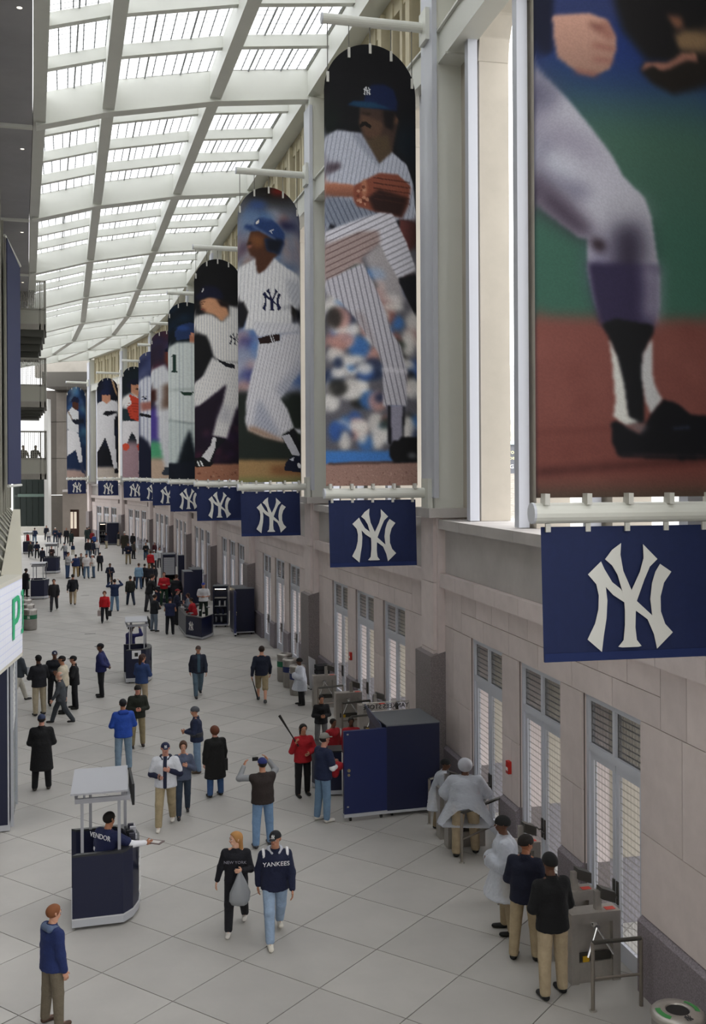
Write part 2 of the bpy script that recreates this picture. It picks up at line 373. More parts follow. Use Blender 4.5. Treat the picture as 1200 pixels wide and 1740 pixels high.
# ------------------------------------------------------------ roof
UL = {-1: 9, 0: 8.9, 1: 8.9, 2: 9.1, 3: 9.46, 4: 9.97, 5: 10.4, 6: 10.9, 7: 11.3, 8: 11.6, 9: 11.8, 10: 12.0, 11: 12}
def zr(u): return float(np.interp(u, [-1, .2, 3.55, 7.2, 9.5, 13], [20.95, 20.88, 20.5, 19.8, 19.15, 18.2]))
LU = [3.55, 7.2]
def rp(n, u, z): r = Matrix.Rotation(frz(n), 4, 'Z'); return W[n] + r @ Vector((0, u, 0)) + Vector((0, 0, z))
def rpl(n, t, u0, u1, z): return rp(n, u0, z)*(1-t) + rp(n+1, u1, z)*t
for n in range(-1, 11):
    rb = thing('ceiling', 'white steel roof beam across the hall at frame %d' % n, kind='structure')
    us = [-.1, .5, 1.5, 3.55, 5.4, 7.2, UL[n]+.1]; R = Matrix.Translation(W[n]) @ Matrix.Rotation(frz(n), 4, 'Z')
    m = MB(); fl = MB()
    for a, b in zip(us[:-1], us[1:]):
        za, zb = zr(a), zr(b)
        def P(x, u, z): return R @ Vector((x, u, z))
        m.hexa([P(-.2,a,za+.05),P(.2,a,za+.05),P(.2,b,zb+.05),P(-.2,b,zb+.05),P(-.2,a,za+1.1),P(.2,a,za+1.1),P(.2,b,zb+1.1),P(-.2,b,zb+1.1)])
        fl.hexa([P(-.27,a,za),P(.27,a,za),P(.27,b,zb),P(-.27,b,zb),P(-.27,a,za+.05),P(.27,a,za+.05),P(.27,b,zb+.05),P(-.27,b,zb+.05)])
    m.build('cross_beam', STEEL, rb); fl.build('beam_flange', STEEL, rb)
for n in range(-1, 10):
    cl = thing('ceiling', 'glazed skylight bay between roof beams %d and %d' % (n, n+1), kind='structure')
    LB = [(.05, .05)]+[(u, u) for u in LU]+[(UL[n], UL[n+1])]
    for (ua, ub) in LB:                                                        # long beams
        hw = .2; m = MB()
        q0 = [rp(n, ua+s*hw, zr(ua)+dz) for dz in (.12, 1.0) for s in (-1, 1)]; q1 = [rp(n+1, ub+s*hw, zr(ub)+dz) for dz in (.12, 1.0) for s in (-1, 1)]
        m.hexa([q0[0], q0[1], q1[1], q1[0], q0[2], q0[3], q1[3], q1[2]]); m.build('long_beam', STEEL, cl)
    rows = 4
    for k in range(rows+1):
        t = k/rows
        if 0 < k < rows:
            for (a0_, a1_), (b0_, b1_) in zip(LB[:-1], LB[1:]):
                m = MB(); u0 = a0_*(1-t)+a1_*t+.2; u1 = b0_*(1-t)+b1_*t-.2
                d = (W[n+1]-W[n]).normalized()*.13
                pa = rpl(n, t, u0, u0, zr(u0)); pb = rpl(n, t, u1, u1, zr(u1))
                up = Vector((0, 0, 1))
                m.hexa([pa-d+up*.7, pa+d+up*.7, pb+d+up*.7, pb-d+up*.7, pa-d+up*1.08, pa+d+up*1.08, pb+d+up*1.08, pb-d+up*1.08]); m.build('purlin', STEEL, cl)
    for k in range(rows):
        t0, t1 = k/rows, (k+1)/rows
        for ci, ((a0_, a1_), (b0_, b1_)) in enumerate(zip(LB[:-1], LB[1:])):
            np_ = 3 if ci < 2 else 2
            for s in range(np_):
                f0, f1 = s/np_, (s+1)/np_
                def U(t, f): ua = a0_*(1-t)+a1_*t; ub = b0_*(1-t)+b1_*t; return ua*(1-f)+ub*f
                P = []
                for t, f in ((t0, f0), (t1, f0), (t1, f1), (t0, f1)):
                    u = U(t, f); P.append(rpl(n, t, u, u, zr(u)+1.1))
                cen = (P[0]+P[1]+P[2]+P[3])/4; Mx = Matrix.Translation(cen) @ Matrix.Rotation(brz(n), 4, 'Z'); Mi = Mx.inverted()
                loc = [Mi @ (p+(cen-p)*.015) for p in P]
                o = MB().hexa([p for p in loc]+[p+Vector((0, 0, .03)) for p in loc]).build('roof_pane', ROOFP, cl); o.matrix_local = Mx
                if s:                                                       # glazing bar
                    a = rpl(n, t0, U(t0, f0), U(t0, f0), zr(U(t0, f0))+1.07); b = rpl(n, t1, U(t1, f0), U(t1, f0), zr(U(t1, f0))+1.07)
                    MB().tube(a, b, .035, n=4).build('glazing_bar', M('9a9da0', .6), cl)
# right-hand eave: steel band joining roof and clerestory
for n in range(-1, 10):
    root = place(thing('trim_%d' % (n+2), 'white steel eave band above the stone clerestory', kind='structure'), n)
    MB().box(0, L, -.9, -.1, 21.1, 21.9).build('eave_band', STEEL, root); MB().box(0, L, -1.0, .3, 21.95, 22.05).build('eave_cover', STEEL, root)
    for k in range(5): MB().box(k*L/4-.1, k*L/4+.1, -.12, -.04, 21.1, 21.9).build('eave_joint', STEEL, root)
# ------------------------------------------------------------ left side: soffit, facade, marquee, balconies, end wall
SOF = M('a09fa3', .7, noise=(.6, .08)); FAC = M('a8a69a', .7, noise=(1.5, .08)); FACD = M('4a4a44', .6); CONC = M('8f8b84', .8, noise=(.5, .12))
LAMP = M('fff4e0', .5, emit=1.5)
sf = thing('ceiling', 'grey soffit with paired downlights along the left side', kind='structure')
for n in range(-1, 9):
    e0, e1 = UL[n]+.22, UL[n+1]+.22
    P = [rp(n, e0, zr(e0)+.1), rp(n, e0+5, zr(e0)+.1), rp(n+1, e1+5, zr(e1)+.1), rp(n+1, e1, zr(e1)+.1)]
    MB().hexa(P+[p+Vector((0, 0, .9)) for p in P]).build('soffit_panel', SOF, sf)
    a, b = rp(n, e0, zr(e0)), rp(n, e0+5, zr(e0)); d = hdir(HEAD[n])*.12
    MB().hexa([a-d, a+d, b+d, b-d]+[p+Vector((0, 0, .12)) for p in (a-d, a+d, b+d, b-d)]).build('soffit_bar', STEEL, sf)
    for t in (.2, .28, .62, .70):
        c = rpl(n, t, e0+.32, e1+.32, zr(e0)+.09); MB().lathe([(.0, -.02), (.07, -.02), (.09, .02), (0, .02)], 10, c.x, c.y).build('downlight', LAMP, sf).location.z = c.z
wl = thing('wall_left', 'grey ribbed metal facade of the left-hand building', kind='structure')
fa, fb = Vector((-1.6, 14, 0)), Vector((-3.6, 75, 0)); fd = (fb-fa).normalized(); fn_ = Vector((-fd.y, fd.x, 0)); fl_ = (fb-fa).length
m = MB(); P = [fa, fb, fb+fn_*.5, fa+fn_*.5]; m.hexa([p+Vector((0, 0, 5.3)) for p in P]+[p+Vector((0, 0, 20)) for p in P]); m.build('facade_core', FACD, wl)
for i in range(24):
    s = i*2.5+.3; wd = 1.5 if i % 2 else .5
    a = fa+fd*s; b = a+fd*wd; n_ = -fn_*(.06 if i % 2 else .14)
    m = MB(); P = [a, b, b+n_, a+n_]; P = [P[3], P[2], P[1], P[0]]; m.hexa([p+Vector((0, 0, 5.4)) for p in P]+[p+Vector((0, 0, 19.4)) for p in P]); m.build('facade_panel', FAC, wl)
wb = thing('wall_left', 'lower concourse wall set back under the marquee', kind='structure')
MB().hexa([Vector(p) for p in ((-9, -20, 0), (-4, -20, 0), (-5.5, 68, 0), (-9, 68, 0), (-9, -20, 5), (-4, -20, 5), (-5.5, 68, 5), (-9, 68, 5))]).build('lower_wall', CONC, wb)
MB().hexa([Vector(p) for p in ((-9, -20, 5.5), (-1.2, -20, 5.5), (-1.2, 13, 5.5), (-9, 13, 5.5), (-9, -20, 20), (-1.2, -20, 20), (-1.2, 13, 20), (-9, 13, 20))]).build('upper_wall', FAC, wb)
wf = thing('wall_left', 'added far left wall beyond the balconies, closing off side light', kind='structure')
MB().hexa([Vector(p) for p in ((-12, 68.2, 0), (-5.8, 68.2, 0), (-9.6, 127, 0), (-14, 127, 0), (-12, 68.2, 20), (-5.8, 68.2, 20), (-9.6, 127, 20), (-14, 127, 20))]).build('far_wall', CONC, wf)  # added, mostly out of view, to block sky light from the left
# marquee ledge with the display
E = Vector((-.87, 22.8, 0)); E2 = Vector((-2.6, 66, 0)); led = thing('trim_20', 'pale metal marquee ledge along the left facade', kind='structure')
back = Vector((-.42, 0, 0))
m = MB(); P = [E, E2, E2+back, E+back]; m.hexa([p+Vector((0, 0, 5.05)) for p in P]+[p+Vector((0, 0, 5.42)) for p in P]); m.build('ledge_top', M('cfcab9', .6), led)
m = MB(); P = [E+Vector((-.1, .1, 0)), E2, E2+back, E+back]; m.hexa([p+Vector((0, 0, 3.8)) for p in P]+[p+Vector((0, 0, 5.05)) for p in P]); m.build('ledge_fascia', M('b9bbc6', .6), led)
bk1 = Vector((-2.2, 0, 0))
MB().hexa([E+back*1.02+Vector((0, .15, 3.8)), E2+back*1.02+Vector((0, 0, 3.8)), E2+bk1+Vector((0, 0, 3.8)), E+bk1+Vector((0, .15, 3.8)), E+back*1.02+Vector((0, .15, 5.3)), E2+back*1.02+Vector((0, 0, 5.3)), E2+bk1+Vector((0, 0, 7.6)), E+bk1+Vector((0, .15, 7.6))]).build('sloped_glazing', M('55554c', .4, noise=(1.2, .3)), led)
for i in range(12):
    c0 = E+(E2-E)*(.01+i*.08); MB().tube(c0+back+Vector((0, .2, 5.35)), c0+bk1+Vector((0, .2, 7.65)), .05, n=6).build('glazing_rib', FAC, led)
sd = Vector((.155, .988, 0)); E0 = E-sd*9; sn = Vector((-.988, .155, 0))
dsp = thing('display_screen', 'long white display screen with green lettering on the marquee at the left edge', 'sign')
m = MB(); P = [E0, E, E+sn*.35, E0+sn*.35]; m.hexa([p+Vector((0, 0, 3.72)) for p in P]+[p+Vector((0, 0, 5.42)) for p in P]); m.build('screen_case', M('d2cfc4', .6), dsp)
pr = -sn*.012
def spt(px, py):                                     # point of the display face seen at (px, py)
    a, b = ray(px, py); dx, dy = a*CS+SN, CS-a*SN     # direction in plan
    t = (E.x*sd.y-E.y*sd.x)/(dx*sd.y-dy*sd.x); D = t
    return Vector((dx*t, dy*t, H-b*t)), ((Vector((dx*t, dy*t, 0))-E).dot(sd))
def quad_on_screen(q, off): return [Vector((E.x+sd.x*s, E.y+sd.y*s, z))-sn*off for s, z in q]
MB().add(quad_on_screen([(-9, 3.8), (-.04, 3.8), (-.04, 5.34), (-9, 5.34)], .01), [(0, 1, 2, 3)]).build('screen_face', grid_mat('display_pixels', 'dde1f6', .14, .14, .02, .02, 1.0, 'eef0fa', axes=(1, 2)), dsp)
GR = M('2f9a6c', .6, emit=.25)
def glyph(pts, name='lettering'):
    v = [spt(x, y)[0]-sn*.03 for x, y in pts]; return v
P_out = [(19, 1018), (27, 1011.5), (30, 1012), (32, 1019), (32.3, 1034), (31, 1048), (28, 1057), (23, 1062.5), (22.6, 1086.5), (19.6, 1088.5)]
P_in = [(23, 1024), (27, 1020), (28.6, 1023), (28.8, 1036), (27.4, 1047), (23, 1052.5)]
lt = MB(); vo = glyph(P_out); vi = glyph(P_in)
lt.add([vo[0], vo[1], vo[2], vi[2], vi[1], vi[0]], [(0, 1, 4, 5), (1, 2, 3, 4)])
lt.add([vo[2], vo[3], vo[4], vi[3], vi[2]], [(0, 1, 2, 3, 4)]); lt.add([vo[4], vo[5], vo[6], vi[4], vi[3]], [(0, 1, 2, 3, 4)])
lt.add([vo[6], vo[7], vi[5], vi[4]], [(0, 1, 2, 3)]); lt.add([vo[0], vi[0], vi[5], vo[7], vo[8], vo[9]], [(0, 1, 2, 3, 4, 5)])
lt.add(glyph([(34.4, 1004), (37.6, 1001), (37.6, 1009), (34.4, 1012)]), [(0, 1, 2, 3)]); lt.add(glyph([(34.4, 1069), (37.6, 1065.5), (37.6, 1074), (34.4, 1077)]), [(0, 1, 2, 3)])
lt.add(glyph([(36.2, 1002), (37.6, 1001), (37.6, 1074), (36.2, 1075)]), [(0, 1, 2, 3)])
lt.build('green_letter', GR, dsp)
# navy booth and glass screen under the marquee
B0 = G(16, 1413); bt = thing('ticket_booth', 'tall navy booth with silver base under the white display at the left edge', 'booth', (B0.x, B0.y, 0))
MB().box(-3, 0, 0, 1.6, .12, 3.6).build('booth_body', NAVY, bt); MB().box(-3, .01, -.01, 1.6, 0.02, .14).build('base_plinth', ALU, bt); MB().box(-.03, .0, -.012, 0, .14, 3.6).build('corner_trim', ALU, bt)
a = G(21, 1404); b = G(28, 1366); gs = thing('glass_screen', 'clear glass screen panel standing beside the navy booth', 'glass panel', (a.x, a.y, 0))
d = b-a; nn = Vector((-d.y, d.x, 0)).normalized()*.02; P = [Vector((0, 0, 0)), d, d+nn, nn]
MB().hexa([p+Vector((0, 0, .05)) for p in P]+[p+Vector((0, 0, 3.4)) for p in P]).build('glass_pane', film_mat('screen_glass', '7f8c94', .45, .15), gs)
m = MB(); m.box(-.03, .03, -.03, .03, 0, 3.5); m.box(d.x-.03, d.x+.03, d.y-.03, d.y+.03, 0, 3.5); m.build('glass_post', ALU, gs)
m = MB()
for i in range(11):
    z = 2.0+i*.12; u = d.normalized(); m.hexa([u*.15-nn+Vector((0, 0, z)), u*.9-nn+Vector((0, 0, z+.2)), u*.9-nn*1.2+Vector((0, 0, z+.2)), u*.15-nn*1.2+Vector((0, 0, z))]+[u*.15-nn+Vector((0, 0, z+.05)), u*.9-nn+Vector((0, 0, z+.25)), u*.9-nn*1.2+Vector((0, 0, z+.25)), u*.15-nn*1.2+Vector((0, 0, z+.05))])
m.build('hatched_decal', WHITE, gs)
# far left balconies
RAILM = grid_mat('rail_mesh', '9a9890', .12, .12, .03, .012, .25, '8a887e', axes=(0, 2))
def zat(py, D): return H-(py-CY)/FPX*D
DB = 64.0; xl, xr = at(30, 700, DB), at(73, 700, DB)
balc = [('top', 472, 520, 555, 600, 'upper concourse balcony end with mesh rail, highest of three'), ('mid', 605, 650, 688, 706, 'middle concourse balcony end with mesh rail and solid lower panel'),
        ('low', 730, 776, 812, 0, 'lowest concourse balcony end with people leaning behind its rail')]
for nm, yr, yp, ys, yu, lab in balc:
    root = thing('wall_left', lab, kind='structure', loc=(xl.x, xl.y+.3, 0))
    w_ = xr.x-xl.x+.15; zt, zp, zs = zat(yr, DB), zat(yp, DB), zat(ys, DB)
    MB().box(0, w_, 0, 4, zs, zs+.35).build('balcony_slab', CONC, root)
    MB().box(0, w_, .02, .12, zs+.35, zp).build('solid_panel', M('a3a197', .7), root)
    MB().box(0, w_, .05, .07, zp, zt).build('mesh_pane', RAILM, root)
    MB().box(w_-.02, w_, .05, 4, zs, zt).build('mesh_pane', film_mat('rail_glass', 'b3b4ae', .5), root)
    r_ = MB().box(0, w_+.05, 0, .1, zt-.05, zt+.06); r_.box(w_-.08, w_+.05, 0, .12, zs, zt); r_.box(w_-.35, w_-.27, 0, .1, zs, zt); r_.box(0, w_, 0, .1, zp-.06, zp+.04)
    r_.build('rail_frame', M('8d8b83', .5), root)
    if yu:
        zu = zat(yu, DB); m = MB()
        for k in range(4): m.box(0, w_-.1-.12*k, .2+k*.5, 4, zs-(zs-zu)*(k+1)/4, zs-(zs-zu)*k/4)
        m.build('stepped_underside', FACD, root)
# left hanging banner
lb = thing('hanging_banner', 'plain navy banner hanging along the left facade', 'banner', tuple(at(13, 600, 44)))
p0, p1 = at(12, 600, 44), at(34, 600, 49); d = (p1-p0); d.z = 0
z0, z1 = zat(820, 44)-p0.z, zat(401, 44)-p0.z
m = MB(); n_ = Vector((-d.y, d.x, 0)).normalized()*.03
P = [Vector((0, 0, 0)), d, d+n_, n_]; m.hexa([p+Vector((0, 0, z0)) for p in P]+[P[0]+Vector((0, 0, z1)), P[1]+Vector((0, 0, z1-.3)), P[2]+Vector((0, 0, z1-.3)), P[3]+Vector((0, 0, z1))]); m.build('banner_cloth', M('18214a', .8), lb)
MB().tube(Vector((-.1, 0, z1+.1)), d+Vector((0, 0, z1-.2)), .06).build('banner_pole', STEEL, lb); MB().tube(Vector((0, 0, z0-.08)), d+Vector((0, 0, z0-.08)), .06).build('banner_pole', STEEL, lb)
# end wall across the far end
ew = thing('wall_end', 'dark stone end wall with a tall recess and a bright doorway', kind='structure')
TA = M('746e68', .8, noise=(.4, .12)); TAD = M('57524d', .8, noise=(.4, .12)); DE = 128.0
def wallquad(x0, x1, D0, z0, z1, thick, name, mat):
    a, b = at(x0, 804, D0), at(x1, 804, D0); d = (b-a); nb = Vector((-d.y, d.x, 0)).normalized()*thick
    P = [a, b, b+nb, a+nb]
    return MB().hexa([Vector((p.x, p.y, z0)) for p in P]+[Vector((p.x, p.y, z1)) for p in P]).build(name, mat, ew)
zE = lambda py: H-(py-CY)/FPX*DE
for j, (za, zb) in enumerate(((5.0, 9.5), (9.5, 14), (14, zE(664)))):          # stone courses of the recess
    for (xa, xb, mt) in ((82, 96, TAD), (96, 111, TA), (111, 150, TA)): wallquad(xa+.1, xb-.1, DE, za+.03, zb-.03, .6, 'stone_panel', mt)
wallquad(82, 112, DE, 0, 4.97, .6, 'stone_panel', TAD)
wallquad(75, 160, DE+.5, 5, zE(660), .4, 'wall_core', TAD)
wallquad(106, 118, DE-3, 0, 5.4, 1.5, 'stone_panel', M('877f78', .8, noise=(.5, .1)))
wallquad(134, 150, DE-3, 0, 5.4, 1.5, 'stone_panel', M('877f78', .8, noise=(.5, .1)))
wallquad(118, 134, DE-3, zE(862), 5.4, 1.5, 'stone_panel', M('877f78', .8, noise=(.5, .1)))
wallquad(106, 152, DE-3.2, 5.4, 5.7, 1.7, 'stone_band', STONEG)
wallquad(72, 160, DE-5, zE(660), zE(636), 9, 'lintel', M('5c5955', .8)); wallquad(60, 160, DE-1, zE(640), 22, 1, 'wall_core', CONC)
wallquad(75, 82, DE-3, 0, zE(678), 1.2, 'white_jamb', M('c6c6c4', .6))
wallquad(20, 76, DE+1, zE(893)-1.2, zE(893), .6, 'low_wall', M('b4b1aa', .7))
st_ = thing('window_1', 'dark glazed storefront below the balconies at the far left', kind='structure')
def sq(x0, x1, D0, z0, z1, thick, name, mat, par):
    a, b = at(x0, 804, D0), at(x1, 804, D0); d = (b-a); nb = Vector((-d.y, d.x, 0)).normalized()*thick
    P = [a, b, b+nb, a+nb]; return MB().hexa([Vector((p.x, p.y, z0)) for p in P]+[Vector((p.x, p.y, z1)) for p in P]).build(name, mat, par)
for i in range(5):
    for (ya, yb) in ((893, 842), (838, 812)): sq(24+i*10.4+.6, 24+(i+1)*10.4-.6, DE+2, zE(ya), zE(yb), .05, 'pane', M('16201f', .3), st_)
sq(22, 76, DE+2.1, zE(893), zE(808), .2, 'window_frame', M('39423f', .5), st_)
sq(30, 74, DE+1.9, zE(842), zE(837), .1, 'spandrel', M('55665f', .5), st_)
dd = thing('door_40', 'brown far doorway with two bright glass leaves', kind='structure')
sq(118, 134, DE-2.6, 0, zE(862), .2, 'door_frame', M('4a342c', .6), dd)
for x in (119.5, 125.5): sq(x, x+4, DE-2.7, 1.0, zE(866), .08, 'bright_pane', M('e9dccb', .4, emit=.4), dd)
# ------------------------------------------------------------ outside, seen through the first arches
ot = thing('ground', 'paved ground outside the stone wall', kind='structure')
MB().box(12, 700, -40, 800, -.4, -.32).build('pavement', M('a9a8a5', .9), ot)
for bxs in ((-700, -9, 40, 800),): MB().box(*bxs, -.4, -.32).build('pavement', M('a9a8a5', .9), ot)
def out_box(root, px0, px1, D0, z0, z1, dp, name, mat):
    return sq(px0, px1, D0, z0, z1, dp, name, mat, root)
zz = lambda py, D: H-(py-CY)/FPX*D
D1 = 420.0
tw = thing('apartment_tower', 'high-rise apartment tower paled by painted haze, far outside the nearest arch', 'building')
out_box(tw, 850, 885, D1, 0, zz(622, D1), 20, 'tower_wall', M('dcdcdc', .9)); out_box(tw, 852, 866, D1-1, 0, zz(592, D1), 12, 'tower_wall', M('e2e2e2', .9))  # pale colours carry the distance haze, painted in
for r_ in range(9):
    for x in (864.5, 871.5, 878.5): out_box(tw, x, x+3, D1-1.5, zz(636+r_*7.2, D1), zz(636+r_*7.2, D1)+1.0, .3, 'window', M('c2c4c6', .6))
tb = thing('apartment_building', 'tan apartment block behind the billboard outside the nearest arch', 'building')
out_box(tb, 845, 900, 300, 0, zz(692, 300), 15, 'building_wall', M('c4beb0', .9))
for y in (715, 735, 748): out_box(tb, 863, 868.5, 299, zz(y+8, 300), zz(y, 300), .5, 'window', M('8d9298', .4))
bb = thing('billboard', 'dark grey billboard with yellow and white words outside the nearest arch', 'billboard')
out_box(bb, 840, 900, 200, zz(806, 200), zz(757, 200), .6, 'billboard_panel', M('6b6d74', .7)); out_box(bb, 840, 900, 199.5, zz(757, 200), zz(751, 200), .8, 'billboard_trim', M('b5c6cc', .5))
out_box(bb, 872, 874, 201, -.4, zz(800, 200), .4, 'billboard_leg', M('6b6d74', .7))
for t, x, y, s, c in (('you', 871.5, 768, 10.5, 'e8e2a8'), ('be s', 873.5, 778, 9, 'e8e2a8'), ('GE', 872.5, 793, 9.5, 'f4f4f4')):
    p = at(x, y, 199.3); link('lettering', text_mesh(t, s*200/FPX, M(c, .6, emit=.3)), bb, p).rotation_euler = (math.pi/2, 0, -math.radians(24))
hl = thing('embankment', 'brown wooded embankment below the billboard outside', 'hillside')
m = MB(); a, b = at(820, 804, 190), at(960, 804, 190); c_, d_ = at(820, 804, 120), at(960, 804, 120)
m.hexa([Vector((c_.x, c_.y, -.4)), Vector((d_.x, d_.y, -.4)), Vector((b.x, b.y, -.4)), Vector((a.x, a.y, -.4)), Vector((c_.x, c_.y, 0)), Vector((d_.x, d_.y, 0)), Vector((b.x, b.y, zz(806, 190))), Vector((a.x, a.y, zz(806, 190)))])
m.build('bank_slope', M('8b857c', .95, noise=(1.5, .5), bump=1.0), hl)
cr = thing('car', 'silver parked car outside, low in the gap of the nearest arch', 'car', tuple(at(872, 804, 95).xy)+(-.32,), -.4)
MB().prism_xz([(-2.1, .25), (2.1, .25), (2.15, .75), (1.3, .9), (.7, 1.4), (-.9, 1.4), (-1.6, .92), (-2.1, .85)], -.85, .85).build('car_body', M('d5d9de', .3, .3), cr)
MB().prism_xz([(1.1, .95), (.62, 1.32), (-.82, 1.32), (-1.4, .95)], -.87, .87).build('car_window', M('3c4650', .2), cr)
for x in (-1.3, 1.3): [MB().tube((x, y, .32), (x, y+.2, .32), .32, n=12).build('wheel', BLACK, cr) for y in (-.92, .72)]
# ------------------------------------------------------------ banners: printed cloth, colours held per vertex
def pip(P, X, Y):
    ins = np.zeros(X.shape, bool); n = len(P)
    for i in range(n):
        x0, y0 = P[i]; x1, y1 = P[(i+1) % n]
        if y0 == y1: continue
        c = ((y0 > Y) != (y1 > Y)) & (X < (x1-x0)*(Y-y0)/(y1-y0)+x0); ins ^= c
    return ins
def blurm(m, k):
    for _ in range(2):
        for ax in (0, 1):
            c = np.cumsum(np.concatenate([np.repeat(np.take(m, [0], ax), k+1, ax), m, np.repeat(np.take(m, [-1], ax), k, ax)], ax), ax)
            n = m.shape[ax]; m = (np.take(c, range(2*k+1, 2*k+1+n), ax)-np.take(c, range(0, n), ax))/(2*k+1)
    return m
def rgb(c): return np.array([int(c[i:i+2], 16)/255 for i in (0, 2, 4)])
class Print:
    def __init__(s, box, res, bgc):
        s.x0, s.y0, s.x1, s.y1 = box; s.nx = max(8, int((s.x1-s.x0)/res)); s.ny = int((s.y1-s.y0)/res); s.res = res
        u = np.linspace(0, 1, s.nx+1); v = np.linspace(0, 1, s.ny+1); s.u = u
        s.w = s.x1-s.x0; r = s.w*.5; top = s.y0 + .55*s.w - np.sqrt(np.clip(1-((u-.5)/.5)**2, 0, 1))*.55*s.w
        s.X = np.repeat((s.x0+u*s.w)[:, None], s.ny+1, 1); s.Y = top[:, None] + (s.y1-top[:, None])*v[None, :]
        s.c = np.zeros(s.X.shape+(3,))+rgb(bgc); s.o = (0, 0, 1)
        s.rng = np.random.RandomState(int(s.x0)+5)
    def org(s, ox, oy, k): s.o = (ox, oy, k)
    def t(s, P): ox, oy, k = s.o; return [(ox+x/k, oy+y/k) for x, y in P]
    def poly(s, P, col, soft=0, st=None, a=1.0, shade=None):
        P = s.t(P); m = pip(P, s.X, s.Y).astype(float)
        if soft: m = blurm(m, soft)
        c = rgb(col)[None, None, :]*np.ones_like(s.c)
        if st:                                                # pinstripes: angle (deg), spacing px, colour, strength
            an, sp, sc, sa = st; an = math.radians(an)
            q = np.mod((s.X*math.cos(an)+s.Y*math.sin(an))/sp, 1); k = (np.clip(1-np.abs(q-.5)/max(.16, .6*s.res/sp), 0, 1)*sa)[..., None]; c = c*(1-k)+rgb(sc)*k
        if shade: 
            an, amt = shade; an = math.radians(an); xs = [p[0] for p in P]; ys = [p[1] for p in P]
            d = (s.X-np.mean(xs))/max(1, np.ptp(xs))*math.cos(an)+(s.Y-np.mean(ys))/max(1, np.ptp(ys))*math.sin(an)
            c = c*(1-amt*np.clip(d+.5, 0, 1))[..., None]
        m = (m*a)[..., None]; s.c = s.c*(1-m)+c*m
    def ell(s, x, y, rx, ry, col, soft=0, a=1.0):
        s.poly([(x+rx*math.cos(t*math.pi/10), y+ry*math.sin(t*math.pi/10)) for t in range(20)], col, soft, a=a)
    def line(s, x0, y0, x1, y1, wd, col, soft=0, a=1.0):
        d = math.hypot(x1-x0, y1-y0); nx, ny = -(y1-y0)/d*wd/2, (x1-x0)/d*wd/2
        s.poly([(x0+nx, y0+ny), (x1+nx, y1+ny), (x1-nx, y1-ny), (x0-nx, y0-ny)], col, soft, a=a)
    def blobs(s, x0, y0, x1, y1, n, r, cols, soft=2, a=.8):
        for i in range(n):
            s.ell(s.rng.uniform(x0, x1), s.rng.uniform(y0, y1), r*s.rng.uniform(.5, 1.3), r*s.rng.uniform(.5, 1.3), cols[s.rng.randint(len(cols))], soft, a)
    def logo(s, cx, cy, w_, col):
        o = s.o; s.o = (0, 0, 1); ox, oy, k = o; X0, Y0 = ox+cx/k, oy+cy/k; W_ = w_/k
        for p in logo_polys(W_): s.poly([(X0+x, Y0-z) for x, z in p], col)
        s.o = o
    def grain(s, amt):
        s.c = np.clip(s.c*(1+amt*(s.rng.rand(*s.X.shape)[..., None]-.5)), 0, 1)
    def mesh(s, wid, hgt, mat):
        X = (s.X-s.x0)/s.w*wid; Z = (s.y1-s.Y)/(s.y1-s.y0)*hgt
        co = np.stack([X, np.zeros_like(X), Z], -1).reshape(-1, 3); nx, ny = s.nx+1, s.ny+1
        i = np.arange((nx-1)*(ny-1)); a = (i//(ny-1))*ny+(i % (ny-1)); F = np.stack([a, a+1, a+ny+1, a+ny], -1)
        me = bpy.data.meshes.new('banner_cloth'); me.vertices.add(len(co)); me.vertices.foreach_set('co', co.ravel())
        me.loops.add(F.size); me.loops.foreach_set('vertex_index', F.ravel()); me.polygons.add(len(F)); me.polygons.foreach_set('loop_start', np.arange(len(F))*4)
        c = s.c.reshape(-1, 3); l = np.where(c <= .04045, c/12.92, ((c+.055)/1.055)**2.4)
        at_ = me.color_attributes.new('print', 'FLOAT_COLOR', 'POINT'); at_.data.foreach_set('color', np.concatenate([l, np.ones((len(l), 1))], 1).ravel().astype(np.float32))
        me.materials.append(mat); me.update(calc_edges=True); return me
PM = bpy.data.materials.new('printed_cloth'); PM.use_nodes = True
_b = PM.node_tree.nodes['Principled BSDF']; _b.inputs['Roughness'].default_value = .7; _b.inputs['Specular IOR Level'].default_value = .2
_a = PM.node_tree.nodes.new('ShaderNodeVertexColor'); _a.layer_name = 'print'; PM.node_tree.links.new(_a.outputs[0], _b.inputs['Base Color'])
SK = 'b07860'; UNI = 'd8d8dc'; PIN = '5a6078'
